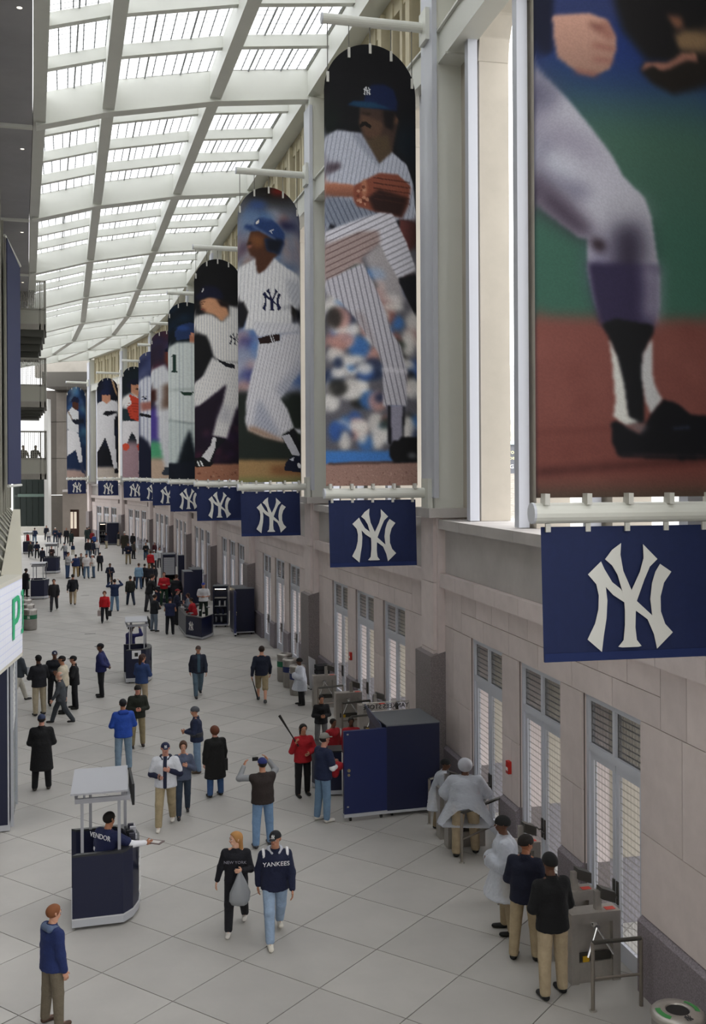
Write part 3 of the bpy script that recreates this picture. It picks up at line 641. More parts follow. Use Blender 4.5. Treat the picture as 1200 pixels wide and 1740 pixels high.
def p1():
    s = Print((911, -700, 1226, 848), 2.2, '1c2f66'); s.org(880, 0, 3.75)
    s.poly([(0, 560), (1400, 560), (1400, 3200), (0, 3200)], '3d5c50', 20); s.poly([(0, 1300), (1400, 1300), (1400, 3200), (0, 3200)], '2f5a4c', 20, a=.5)
    s.poly([(-50, -2600), (1500, -2600), (1500, -900), (-50, -900)], '2a3f7a', 20)
    s.poly([(0, -1900), (900, -1900), (1300, -700), (1300, 100), (650, 60), (0, 150)], '2b3560', 6, a=1)                     # dark warm-up top
    s.ell(650, -2050, 220, 300, 'a87a60', 3); s.poly([(420, -2150), (460, -2420), (840, -2420), (900, -2150)], '1a2244', 2)
    s.poly([(640, -80), (700, 120), (860, 310), (1400, 340), (1400, -300), (700, -300)], '141214', 3)                       # glove
    s.poly([(0, -200), (250, -200), (245, 300), (190, 320), (0, 310)], '10142a', 2)                                         # sleeve
    s.poly([(238, 60), (480, 25), (600, 60), (655, 170), (660, 240), (615, 380), (500, 440), (400, 420), (270, 330), (245, 200)], 'c09484', 1, shade=(90, .25))
    s.poly([(500, 110), (600, 60), (655, 170), (600, 200)], '8a5a50', 2, a=.7); s.line(500, 230, 650, 250, 24, '7a443e', 2, .8); s.line(500, 320, 640, 330, 24, '84504a', 2, .8); s.line(380, 410, 540, 430, 26, '6e3e3a', 2, .7); s.line(480, 90, 560, 130, 26, '5c3430', 2, .8)
    s.poly([(815, 380), (850, 320), (1000, 320), (1110, 250), (1200, 230), (1400, 240), (1400, 420), (1040, 520), (900, 460)], '1a1512', 2)
    s.poly([(820, 380), (850, 320), (1010, 310), (1100, 240), (1200, 230), (1200, 290), (1120, 290), (1020, 350), (960, 370), (900, 340)], '8a5f52', 1)
    s.poly([(1050, 130), (1110, 90), (1400, 80), (1400, 230), (1080, 220)], '7a6248', 2); s.poly([(1000, 0), (1100, 0), (1110, 70), (1060, 90)], '77503e', 2)
    # leg
    leg = [(0, 330), (120, 390), (330, 590), (480, 760), (630, 950), (700, 1080), (840, 1210), (885, 1330), (925, 1600), (940, 1800), (930, 2040), (880, 2070), (560, 2080), (500, 1900), (460, 1700), (460, 1500), (400, 1490), (250, 1380), (110, 1280), (0, 1230)]
    s.poly(leg, 'aaa9b6', 1)
    s.poly([(0, 380), (100, 400), (290, 580), (270, 640), (130, 700), (0, 720)], '3a3850', 8, a=.85)
    s.poly([(0, 720), (200, 760), (420, 840), (600, 1000), (360, 950), (0, 840)], '6c6478', 9, a=.7)
    s.line(0, 905, 220, 940, 60, '2e2c44', 6, .8); s.line(100, 1040, 460, 1220, 55, '33304a', 6, .85); s.line(0, 980, 380, 1060, 90, 'c4cad6', 9, .8)
    s.poly([(0, 1060), (120, 1080), (330, 1250), (480, 1400), (520, 1500), (400, 1490), (250, 1390), (110, 1285), (0, 1240)], '2c2030', 6, a=.9)
    s.poly([(620, 1400), (700, 1340), (820, 1370), (850, 1500), (850, 1900), (760, 2060), (600, 2080), (560, 1900), (620, 1700)], '201a2c', 10, a=.97)
    s.poly([(470, 1500), (580, 1500), (600, 1700), (560, 1950), (480, 1760)], '4e4668', 8, a=.6)
    s.poly([(480, 1490), (560, 1500), (590, 1560), (540, 1580), (480, 1530)], '1c1016', 3)
    s.poly([(560, 1250), (700, 1200), (860, 1260), (880, 1330), (700, 1340), (600, 1420)], 'a4a4ae', 8, a=.7)
    s.org(880, 440, 3.75)
    s.poly([(0, 355), (1400, 355), (1400, 1700), (0, 1700)], '74443e', 5)
    for k in range(60): s.line(s.rng.uniform(0, 1000), s.rng.uniform(900, 1450), s.rng.uniform(0, 1000)+60, s.rng.uniform(900, 1450)*0+s.rng.uniform(900, 1450), 1, '6b3a34', 1, .0)
    s.blobs(0, 400, 1300, 1450, 50, 60, ['85524a', '643630', '7c4a42'], 5, .45)
    s.poly([(0, 1120), (1400, 1120), (1400, 1400), (0, 1400)], '5a2c26', 20, a=.5); s.line(120, 1365, 1300, 1280, 36, '2c1212', 3, .8); s.line(120, 1110, 620, 1080, 16, '4c2420', 2, .6)
    s.poly([(0, 1470), (1400, 1470), (1400, 1700), (0, 1700)], '3c3a30', 8, a=.9)
    s.poly([(460, 0), (935, 0), (930, 310), (900, 420), (640, 440), (540, 400), (490, 200)], '2b2440', 2); s.poly([(830, 0), (935, 0), (930, 310), (900, 400), (840, 330), (860, 150)], 'a29eae', 6, a=.95)
    s.poly([(550, 400), (640, 360), (900, 400), (900, 440), (860, 520), (830, 600), (830, 1050), (720, 1050), (640, 600), (600, 490)], '0e0e12', 1)
    s.poly([(600, 500), (650, 600), (700, 800), (725, 1000), (800, 1040), (700, 1060), (625, 1000), (640, 900), (620, 650)], 'c6c6c2', 1)
    s.poly([(890, 480), (885, 700), (905, 800), (955, 890), (880, 990), (840, 900), (815, 750), (820, 600)], 'b4b4b6', 1)
    s.poly([(610, 1050), (640, 1030), (800, 1115), (880, 980), (960, 890), (1050, 910), (1150, 990), (1400, 1000), (1400, 1275), (1100, 1290), (660, 1265), (620, 1180)], '0a0a10', 1)
    s.line(670, 1250, 1300, 1262, 12, '3a2a2e', 1, .8); s.poly([(700, 1060), (800, 1045), (860, 1060), (810, 1115)], '6a6468', 2, a=.8); s.line(1030, 1080, 1140, 1070, 10, '4a5878', 1, .8)
    s.line(116, -2000, 116, 1530, 14, '0d0f1c', 1, .7); s.grain(.07); return s
def p2():
    s = Print((553, 70, 707, 826), 1.3, '121216'); s.org(540, 0, 3.158)
    s.ell(60, 650, 60, 60, '16241c', 8, .7); s.ell(480, 740, 60, 90, '0f1c26', 8, .8)
    s.org(540, 480, 3.158)
    s.poly([(30, -260), (600, -260), (600, 1200), (30, 1200)], '5b5a62', 12)
    s.blobs(60, -120, 540, 900, 130, 48, ['d6d2ce', 'd6d2ce', 'e2dfdc', '34589a', '1c2a4a', '20201e', '8c5a54', 'b98c84', '3a6cae', '2e3a34'], 3, .85)
    s.poly([(30, 905), (600, 905), (600, 985), (30, 985)], '3f74b8', 2); s.poly([(30, 975), (200, 965), (600, 960), (600, 1130), (30, 1130)], '9a7a70', 1); s.blobs(50, 985, 540, 1090, 60, 5, ['6e4e48', 'b49488'], 0, .6); s.line(50, 975, 540, 962, 12, '3a2a26', 1, .8)
    s.org(540, 0, 3.158)
    s.poly([(445, 1480), (360, 1250), (250, 1370), (330, 1600), (420, 1640), (470, 1600)], 'cfc8c8', 3, a=.6)
    s.poly([(230, 560), (225, 650), (250, 740), (330, 862), (400, 800), (430, 640), (420, 580), (330, 560)], '40302a', 1); s.poly([(235, 600), (230, 650), (255, 720), (330, 740), (360, 640)], '5c4436', 2, a=.8); s.poly([(250, 740), (380, 700), (400, 800), (335, 862)], '4e4030', 2); s.poly([(228, 662), (240, 640), (262, 638), (290, 660), (285, 676), (255, 662), (232, 676)], '141010', 0); s.line(240, 596, 285, 598, 8, '1a1410', 1)
    s.ell(415, 620, 18, 22, '70503c', 1); s.poly([(350, 570), (425, 570), (405, 680), (360, 660)], '161214', 2)
    s.poly([(165, 555), (195, 535), (250, 530), (262, 480), (290, 438), (360, 430), (410, 455), (430, 520), (425, 570), (330, 565), (240, 560)], '131e42', 1); s.poly([(165, 555), (195, 535), (300, 530), (400, 560), (240, 565)], '1a3c58', 1); s.logo(268, 474, 38, 'd8dade')
    s.poly([(30, 740), (110, 695), (235, 705), (330, 865), (400, 795), (480, 860), (512, 960), (530, 1165), (430, 1160), (400, 1180), (60, 1240), (30, 1240)], 'b4b8c6', 1, st=(10, 7, '5a5f74', .6))
    s.poly([(235, 705), (330, 865), (335, 890), (250, 800), (180, 710)], '7f8494', 2, a=.7)
    s.poly([(30, 1030), (250, 1080), (430, 1120), (240, 1160), (60, 1245), (30, 1240)], '747c8c', 3, st=(-25, 8, '23283c', .8), a=.9)
    s.poly([(30, 880), (120, 870), (130, 900), (60, 940), (30, 930)], '3a2c34', 2, a=.8)
    s.poly([(440, 1160), (540, 1165), (540, 1300), (485, 1330), (440, 1230)], '6a3a38', 1, shade=(0, .5)); s.line(65, 1215, 95, 1225, 26, '14141c', 1)
    s.poly([(30, 980), (190, 985), (215, 1015), (200, 1052), (30, 1056)], 'b0735c', 1, shade=(90, .35))
    s.poly([(190, 1060), (195, 990), (330, 912), (430, 915), (500, 975), (485, 1080), (450, 1148), (300, 1122), (210, 1100)], '7e4636', 1); s.poly([(270, 1050), (330, 1000), (490, 1040), (450, 1148), (300, 1120)], '2a1816', 2)
    for k in range(5): s.line(300, 940+k*28, 495, 955+k*30, 7, '3c201a', 0, .7)
    s.ell(250, 1000, 16, 50, 'b07a60', 1, .7); s.blobs(200, 980, 270, 1090, 14, 9, ['c09078', '5a2e22'], 0, .7)
    s.poly([(30, 1310), (30, 1250), (330, 1128), (400, 1130), (425, 1180), (475, 1280), (530, 1440), (430, 1485), (370, 1380), (335, 1300), (220, 1240), (60, 1330)], 'cbcad4', 1, st=(62, 9, '3a3844', .75))
    s.poly([(30, 1320), (230, 1235), (325, 1225), (335, 1290), (300, 1320), (180, 1430), (50, 1530), (30, 1530)], '9c8a88', 2, st=(62, 9, '4a3436', .8))
    s.poly([(430, 1480), (530, 1440), (560, 1560), (520, 1680), (480, 1600)], '16161a', 1)
    s.org(540, 480, 3.158)
    s.poly([(30, 0), (240, -110), (300, 0), (350, 120), (390, 255), (440, 330), (474, 470), (470, 660), (345, 660), (342, 440), (320, 372), (200, 190), (110, 95), (50, 60), (30, 60)], 'b6b4be', 1, st=(-12, 8.5, '3c3c48', .75)); s.poly([(190, 150), (240, 160), (350, 430), (320, 372)], '8a7c7c', 3, a=.6)
    s.poly([(340, 450), (474, 460), (470, 480), (342, 475)], 'd4d2da', 2, a=.7)
    s.poly([(430, -20), (540, -20), (540, 190), (500, 100)], '15151b', 1)
    s.poly([(365, 660), (456, 655), (445, 835), (385, 880)], '8d8b9c', 1); s.line(376, 660, 380, 870, 18, '101016', 1); s.line(456, 660, 450, 830, 10, '101016', 1)
    s.poly([(376, 885), (400, 845), (425, 850), (440, 828), (540, 830), (540, 965), (400, 970), (378, 930)], '111114', 1); s.ell(500, 930, 26, 16, '707478', 2, .7)
    s.grain(.12); return s
def p3():
    s = Print((401, 322, 506, 819), 1.3, '16120f'); s.org(390, 310, 6.96)
    s.poly([(0, 290), (900, 330), (900, 1200), (0, 1200)], '7a8090', 12); s.blobs(60, 380, 800, 1080, 45, 80, ['4a6a98', '8a8a98', '1c2448', 'a08278', '9a5a4a', '34507a', '9aa0ae'], 4, .7); s.ell(560, 130, 110, 40, '7a2018', 3, .9); s.poly([(560, 480), (900, 470), (900, 580), (600, 580)], '14183c', 4); s.ell(310, 300, 110, 50, '2c4c90', 4, .8)
    s.org(390, 550, 6.215)
    s.poly([(0, 0), (900, 0), (900, 750), (0, 750)], '8890a8', 6); s.blobs(80, 0, 300, 740, 22, 60, ['b08880', '3468b0', 'a8a8b8', '2a3070', 'b8b0b8'], 4, .8); s.poly([(620, 500), (900, 500), (900, 650), (620, 650)], '3a5c98', 4)
    s.poly([(0, 740), (900, 740), (900, 1460), (0, 1460)], '1e2420', 3); s.poly([(0, 1440), (900, 1445), (900, 1750), (0, 1750)], '9a7c54', 2); s.poly([(400, 1500), (900, 1500), (900, 1600), (400, 1590)], '7a4e30', 4, a=.8); s.poly([(0, 1620), (900, 1630), (900, 1750), (0, 1750)], '6e7448', 3, a=.8)
    s.org(390, 310, 6.96)
    s.poly([(230, 610), (220, 650), (205, 700), (185, 770), (205, 850), (230, 900), (280, 920), (290, 1060), (320, 1110), (400, 1060), (510, 900), (560, 860), (520, 640), (330, 590)], '4a2c1e', 1); s.poly([(250, 640), (215, 720), (280, 800), (370, 780), (390, 680)], '7c4e2c', 3, a=.8); s.ell(215, 790, 30, 14, 'a86a60', 1); s.ell(212, 755, 26, 12, '1c1210', 1, .8)
    s.poly([(150, 550), (190, 535), (270, 540), (290, 470), (360, 440), (460, 450), (560, 520), (630, 620), (620, 740), (560, 870), (510, 850), (420, 830), (390, 690), (500, 690), (330, 600), (220, 610), (160, 580)], '263c6a', 1); s.poly([(400, 690), (500, 680), (620, 700), (560, 860), (420, 830)], '101420', 2); s.line(350, 450, 460, 460, 14, '8aa4c8', 2, .8); s.line(250, 545, 520, 690, 12, '8898b8', 1, .8); s.line(460, 590, 480, 625, 9, 'd0d4dc', 0); s.line(445, 600, 500, 575, 8, 'd0d4dc', 0); s.poly([(290, 500), (330, 465), (320, 520), (295, 525)], 'd8d4d0', 0)
    s.poly([(60, 1060), (280, 930), (290, 1060), (320, 1110), (400, 1060), (510, 910), (560, 960), (800, 1110), (860, 1160), (860, 1520), (770, 1510), (700, 1460), (720, 1760), (150, 1760), (190, 1560), (140, 1450), (50, 1450)], 'd6d6d8', 1, st=(4, 6.4, '8a8c98', .6)); s.poly([(640, 1150), (860, 1180), (860, 1520), (770, 1505), (660, 1350)], 'b0b2ba', 3, st=(30, 6.4, '6a6c7c', .7), a=.8); s.line(600, 1500, 740, 1460, 14, '3a3c4c', 2, .8)
    s.logo(475, 1400, 230, '14183c'); s.poly([(50, 1450), (140, 1450), (190, 1560), (140, 1740), (50, 1760)], '14141a', 1); s.poly([(760, 1510), (860, 1510), (860, 1760), (800, 1760)], '14141a', 1)
    s.org(390, 550, 6.215)
    s.poly([(230, 0), (800, 0), (800, 80), (700, 90), (520, 110), (280, 160), (240, 100)], 'ccccd2', 1, st=(20, 6.4, '787c8c', .6))
    s.poly([(285, 210), (500, 190), (520, 120), (720, 90), (800, 100), (800, 420), (640, 610), (510, 800), (580, 900), (650, 1100), (515, 1185), (545, 1255), (330, 1200), (165, 1130), (140, 1050), (145, 850), (200, 560), (260, 380)], 'cfced4', 1, st=(12, 5.6, '7c7e8c', .7))
    s.poly([(540, 800), (450, 700), (700, 440), (800, 300), (800, 430), (640, 620)], 'a4a8b8', 4, st=(-50, 5.6, '5c6074', .7), a=.8); s.poly([(280, 800), (330, 860), (510, 1180), (440, 1190), (220, 1080), (250, 900)], '9da2b4', 3, st=(35, 5.6, '4a4e62', .7), a=.7); s.poly([(165, 1090), (240, 1090), (545, 1230), (545, 1258), (330, 1205), (170, 1140)], '8e6a50', 2, a=.7)
    s.poly([(275, 170), (400, 130), (500, 118), (505, 185), (390, 220), (295, 225)], '241414', 0); s.line(400, 130, 430, 210, 9, 'd0d0d8', 0); s.line(425, 125, 450, 205, 6, 'd0d0d8', 0)
    s.poly([(520, 1190), (650, 1100), (740, 1380), (700, 1395), (630, 1390)], 'b9b9c2', 0); s.poly([(515, 1190), (650, 1105), (745, 1350), (720, 1400), (640, 1240), (600, 1170)], '14141a', 0); s.poly([(650, 1105), (800, 1140), (800, 1200), (690, 1160)], 'c2c2ca', 1)
    s.poly([(540, 1550), (560, 1470), (620, 1400), (720, 1395), (800, 1420), (800, 1580), (600, 1560)], '14182a', 0); s.poly([(600, 1440), (650, 1410), (640, 1450)], 'c8ccd8', 0); s.poly([(680, 1490), (700, 1530), (790, 1500), (740, 1520), (700, 1470)], 'e0e0e4', 0)
    s.grain(.1); return s
def p4():
    s = Print((331, 445, 404, 818), 1.4, '101013'); s.org(320, 440, 4.46)
    s.poly([(0, 950), (450, 900), (450, 1580), (0, 1580)], '1a1020', 5); s.blobs(60, 1250, 400, 1560, 22, 22, ['5a2038', '3a2048', '2a1a30', '7a4048'], 3, .7)
    s.poly([(0, 1560), (450, 1565), (450, 1740), (0, 1740)], '9a6a54', 1); s.blobs(60, 1580, 400, 1670, 30, 6, ['6a3c30', 'b08a74'], 0, .6)
    s.poly([(90, 340), (100, 400), (130, 430), (180, 440), (240, 495), (290, 440), (270, 370), (180, 300)], 'c08c6a', 1); s.poly([(180, 320), (290, 350), (285, 385), (230, 375), (205, 330)], '1a1010', 1)
    s.poly([(50, 300), (90, 290), (95, 240), (140, 222), (200, 230), (240, 260), (250, 320), (200, 320), (140, 310), (90, 335), (55, 330)], '12142a', 1); s.line(105, 275, 115, 245, 7, 'dcdcdc', 0); s.line(95, 352, 125, 348, 6, '3a2018', 0); s.line(100, 365, 118, 364, 5, '2a1812', 0); s.line(95, 405, 120, 402, 6, '8a4a40', 0); s.line(100, 400, 130, 415, 12, '5a2c20', 1, .7)
    s.poly([(40, 460), (130, 435), (180, 445), (240, 495), (290, 440), (290, 370), (380, 385), (380, 800), (210, 790), (180, 750), (150, 640), (130, 600), (40, 570)], 'dcdad6', 1, st=(0, 4.2, 'a0a2ac', .6))
    s.poly([(200, 780), (380, 800), (380, 1080), (330, 1160), (300, 1260), (270, 1372), (170, 1350), (200, 1230), (240, 1120), (270, 960), (170, 1050), (90, 1120), (30, 1150), (30, 980), (110, 900), (170, 760)], 'd6d4d2', 1, st=(12, 4.2, '9a9ca8', .6)); s.poly([(240, 1120), (290, 1130), (300, 1260), (205, 1240)], 'a4a4ae', 3, a=.6)
    s.poly([(200, 770), (240, 790), (330, 815), (330, 845), (270, 835), (225, 800)], '14141c', 0); s.logo(330, 620, 80, '12142a')
    s.poly([(170, 1365), (195, 1365), (190, 1440), (160, 1560), (120, 1540), (95, 1510), (160, 1420)], 'cfcdd0', 0); s.poly([(175, 1355), (268, 1374), (200, 1450), (160, 1550), (150, 1545), (190, 1440), (195, 1370)], '14141c', 0)
    s.poly([(45, 1520), (100, 1510), (140, 1545), (180, 1550), (160, 1580), (60, 1590), (40, 1580)], '101014', 0); s.line(65, 1540, 80, 1580, 9, 'e0e0e0', 0); s.line(85, 1540, 105, 1580, 9, 'e0e0e0', 0)
    s.grain(.08); return s
def simple(box, bgc, paint, res=1.5):
    s = Print(box, res, bgc); paint(s); s.grain(.06); return s
def q5(s):
    s.org(190, 500, 5.12); s.blobs(500, 120, 760, 420, 8, 30, ['123054', '0c1c2c', '28507a'], 3, .7)
    s.poly([(640, 350), (720, 350), (760, 440), (640, 440)], 'a87058', 0); s.ell(660, 365, 10, 16, 'c08a70'); s.poly([(545, 350), (580, 290), (640, 260), (730, 290), (720, 350), (650, 350), (640, 400), (560, 420)], '24345a', 0); s.ell(600, 310, 40, 24, '2c4a8a', 1, .8)
    s.poly([(490, 500), (560, 435), (640, 430), (760, 450), (760, 1150), (640, 1130), (500, 1110)], 'c9d0ce', 1, st=(0, 5, '8a96a0', .6))
    s.line(545, 540, 545, 690, 18, '18302a', 0); s.line(525, 690, 562, 690, 14, '18302a', 0); s.line(528, 560, 548, 545, 12, '18302a', 0); s.poly([(580, 860), (670, 860), (650, 890), (600, 890)], '183024', 0); s.line(500, 850, 720, 830, 14, '8a9494', 1, .7)
    s.poly([(500, 1100), (640, 1130), (760, 1110), (760, 1440), (690, 1450), (640, 1180), (600, 1300), (560, 1480), (490, 1480)], 'bcc6c4', 1, st=(0, 5, '808e98', .6)); s.poly([(490, 1480), (560, 1480), (690, 1450), (760, 1450), (760, 1600), (490, 1600)], '101622', 1)
def q6(s):
    s.org(190, 500, 5.12); s.blobs(340, 340, 520, 700, 14, 36, ['5a2a38', '2a2a4a', '7a4a58', '3a3a60'], 3, .8); s.poly([(350, 1000), (520, 1000), (520, 1320), (350, 1320)], '4a3c8a', 2); s.poly([(350, 1280), (520, 1300), (520, 1450), (350, 1450)], '4c9a70', 2); s.poly([(350, 1430), (520, 1430), (520, 1620), (350, 1620)], 'b8a08c', 2)
    s.poly([(440, 510), (520, 490), (520, 700), (480, 700), (445, 600)], '6a3426', 1); s.poly([(440, 500), (470, 470), (520, 465), (520, 520), (445, 515)], '14182c', 0)
    s.poly([(350, 680), (440, 620), (480, 700), (520, 700), (520, 1300), (470, 1280), (500, 1520), (440, 1510), (400, 1250), (390, 1000), (350, 800)], 'd0d2d6', 1, st=(0, 4.5, '8a90a4', .6)); s.poly([(430, 800), (520, 770), (520, 980), (420, 1010)], '5a4030', 2, a=.85); s.poly([(350, 840), (385, 840), (390, 940), (350, 950)], '3a1a14', 1); s.poly([(415, 1570), (440, 1510), (500, 1510), (500, 1580)], '2c3440', 0)
def q7(s):
    s.org(190, 500, 5.12); s.blobs(240, 520, 420, 720, 12, 36, ['2a3460', '4a5480', '6a7090'], 3, .8); s.poly([(230, 1230), (420, 1230), (420, 1600), (230, 1600)], '14182c', 1)
    s.poly([(250, 780), (300, 730), (400, 740), (400, 1060), (400, 1450), (350, 1390), (310, 1290), (255, 1230)], 'd0d2da', 1, st=(0, 4.5, '70789a', .6)); s.logo(290, 915, 34, '14182c'); s.line(255, 1055, 350, 1080, 26, '14141c', 0); s.poly([(255, 960), (340, 940), (400, 990), (270, 1030)], '9a6258', 1)
def q8(s):
    s.org(190, 500, 5.12); s.poly([(70, 1280), (260, 1300), (260, 1600), (70, 1600)], '9a8088', 3); s.blobs(80, 680, 250, 850, 8, 40, ['16242a', '101a24'], 3, .8)
    s.poly([(150, 790), (220, 790), (220, 870), (190, 910), (150, 870)], 'b88468', 0); s.poly([(110, 810), (130, 770), (190, 750), (225, 780), (215, 800), (150, 800), (145, 850)], '14182a', 0); s.ell(197, 835, 16, 7, '241614', 0); s.poly([(80, 920), (140, 870), (210, 910), (250, 890), (250, 1000), (80, 1010)], 'd8d6d6', 1)
    s.poly([(130, 880), (200, 915), (250, 890), (250, 1110), (215, 1118), (120, 1080), (115, 1000), (150, 960)], 'b8402c', 0)
    for k in range(7): s.line(118, 960+k*22, 250, 966+k*22, 5, '7a2418', 0, .7)
    s.poly([(80, 1000), (120, 1010), (140, 1080), (160, 1130), (130, 1150), (80, 1110)], '182830', 0); s.poly([(135, 1120), (175, 1120), (180, 1180), (150, 1180)], 'b88468', 0)
    s.poly([(80, 1110), (250, 1110), (250, 1340), (230, 1540), (205, 1540), (200, 1350), (180, 1250), (150, 1200), (110, 1320), (80, 1330)], 'd4d2d6', 0); s.ell(105, 1330, 26, 32, 'c04a34', 0); s.ell(222, 1330, 32, 40, 'c04a34', 0); s.poly([(200, 1385), (250, 1385), (250, 1540), (215, 1530)], '28406a', 0); s.poly([(190, 1560), (210, 1530), (260, 1530), (260, 1570)], '182440', 0)
def q9(s):
    s.org(80, 560, 4.835); s.blobs(390, 420, 550, 1150, 12, 40, ['1a2848', '101420', '24305a'], 3, .8); s.poly([(380, 1125), (560, 1130), (560, 1220), (380, 1220)], 'b4aaa0', 1); s.poly([(500, 420), (515, 420), (550, 530), (540, 545)], 'a88a6a', 0)
    s.poly([(425, 545), (490, 545), (490, 600), (465, 620), (430, 590)], 'c08a70', 0); s.poly([(412, 540), (430, 500), (475, 495), (492, 540)], '182040', 0)
    s.poly([(385, 620), (430, 590), (465, 620), (500, 585), (552, 595), (552, 690), (530, 720), (520, 780), (545, 1140), (520, 1140), (490, 1000), (450, 880), (420, 950), (385, 1010)], 'd6d6da', 0); s.poly([(430, 700), (460, 670), (552, 672), (552, 690), (470, 715)], '101018', 0); s.poly([(520, 1140), (552, 1130), (560, 1175), (525, 1178)], '101018', 0)
def q10(s):
    s.org(80, 560, 4.835); s.blobs(140, 490, 300, 700, 20, 26, ['1c3870', '0e1c34', '4a80b0', '8aa4b4'], 2, .8); s.blobs(200, 650, 300, 940, 10, 26, ['5a98b0', '2a5070', '14202a'], 2, .8); s.poly([(140, 1150), (300, 1160), (300, 1220), (140, 1220)], 'a89088', 1)
    s.poly([(190, 600), (240, 600), (245, 660), (215, 680), (190, 640)], '4a2a20', 0); s.poly([(180, 605), (200, 560), (245, 570), (250, 610)], '141a34', 0)
    s.poly([(150, 690), (190, 650), (240, 680), (240, 850), (200, 880), (150, 820)], 'd0d2d6', 0); s.line(150, 670, 200, 760, 8, '6a5030', 0); s.poly([(180, 750), (290, 740), (290, 770), (220, 790)], '101828', 0); s.poly([(150, 830), (240, 860), (260, 960), (275, 1100), (245, 1095), (220, 990), (150, 1040)], 'd6d6da', 0); s.poly([(245, 1095), (275, 1090), (295, 1190), (270, 1180)], '2a3450', 0)
LEFT = {1: (5.26, 11.0)}
PR = {1: p1, 2: p2, 3: p3, 4: p4, 5: lambda: simple((289, 517, 336, 815), '0c141c', q5), 6: lambda: simple((259, 565, 299, 813), '2a2030', q6), 7: lambda: simple((239, 601, 273, 812), '2a3050', q7),
      8: lambda: simple((206, 626, 241, 811), '101820', q8), 9: lambda: simple((160, 644, 195, 810), '0e1018', q9), 10: lambda: simple((110, 660, 143, 811), '182848', q10)}
BLAB = {1: 'arched banner of a white trouser leg and black shoe on red dirt, nearest and largest', 2: 'arched banner of a pitcher with raised knee and brown glove', 3: 'arched banner of a player in a blue batting helmet with shirt monogram', 4: 'arched banner of a batter on black ground with long stride',
        5: 'arched banner of a player seen from behind wearing number 1', 6: 'arched banner of a player in a dirt-stained shirt, partly hidden', 7: 'narrow showing arched banner of a pinstriped player between catcher and dirt-stained player', 8: 'arched banner of a catcher in a red chest protector', 9: 'arched banner of a batter in white on dark ground, second from the far end', 10: 'arched banner of a batter with bat, farthest along the hall'}
CLIPM = M('c9c8c2', .5)
def pole_mesh(ln): m = MB(); m.tube((-.0, 0, 0), (ln, 0, 0), .12, n=16); return m.mesh('pole', STEEL, False)
PM_top = pole_mesh(2.5); 
BW, BH, ZB, XL = 2.25, 10.5, 7.2, .36         # cloth size, bottom height, offset of the pole's free end
LG = logo_mesh(1.08, M('dcdcd8', .7))
for n in range(1, 11):
    base = W[n]; a = frz(n) - math.pi/2; R = Matrix.Rotation(a, 4, 'Z'); inn = R @ Vector((-1, 0, 0))       # local +x points out to the wall
    o0 = base + inn*(2.62 if n == 1 else 2.8); sc = 1.0
    P = PR[n]()
    bn = thing('arched_banner', BLAB[n], 'banner', (o0.x, o0.y, ZB), a, 'tall printed player banners along the right wall')
    cl = link('banner_cloth', P.mesh(BW, BH, PM), bn, (.03, 0, 0))
    for z in (18.22-ZB, 7.02-ZB):
        p = link('hanging_pole', PM_top, bn, (0, 0, z)); e = MB().tube((-.03, 0, 0), (.0, 0, 0), .125, n=16).build('pole_cap', STEEL2, p)
    for k in range(5):
        u = .04+k*.23; xx = .03+u*BW; top = BH-(1-math.sqrt(max(0, 1-((u-.5)/.5)**2)))*.55*BW
        MB().tube((xx, 0, 18.12-ZB), (xx, 0, top-.05), .012, n=5).build('hanger_wire', INOXD, bn)
        MB().box(xx-.03, xx+.03, -.03, .03, top-.22, top+.02).build('cloth_clip', CLIPM, bn)
        MB().box(xx-.03, xx+.03, -.14, .02, -.08, .05).build('cloth_clip', CLIPM, bn)
    sg = thing('hanging_sign', 'navy square pennant with white monogram hanging below banner %s' % ('of the big shoe, nearest' if n == 1 else 'of the pitcher' if n == 2 else 'of the blue helmet player' if n == 3 else 'of the striding batter' if n == 4 else 'of number 1' if n == 5 else 'of the dirt-stained player' if n == 6 else 'next to the catcher, half hidden' if n == 7 else 'of the catcher' if n == 8 else 'second from the far end' if n == 9 else 'farthest along the hall'), 'sign', (o0.x, o0.y, 0), a, 'navy pennants below the banners')
    k = MB(); NX = 12; x0, x1, z0, z1 = .09, .09+2.14, 5.28, 6.86
    for i in range(NX+1):
        x = x0+(x1-x0)*i/NX; y = .012*math.sin(i*1.1+n); k.v += [(x+.03, y, z0+.02*(i/NX)), (x, y, z1), ]
    for i in range(NX): k.f.append((2*i, 2*i+2, 2*i+3, 2*i+1)); k.mi.append(0)
    k.build('pennant_cloth', NAVYC, sg)
    h = MB().box(x0+.03, x1+.02, -.02, -.012, z0, z0+.1).build('hem_band', M('1a2a5c', .8), sg)
    link('monogram', LG, sg, ((x0+x1)/2+.03, -.025, 6.02)); 
    for q_ in range(5):
        xx = x0+.08+q_*(x1-x0-.16)/4; MB().box(xx-.03, xx+.03, -.03, .0, 6.8, 6.9).build('cloth_clip', CLIPM, sg)
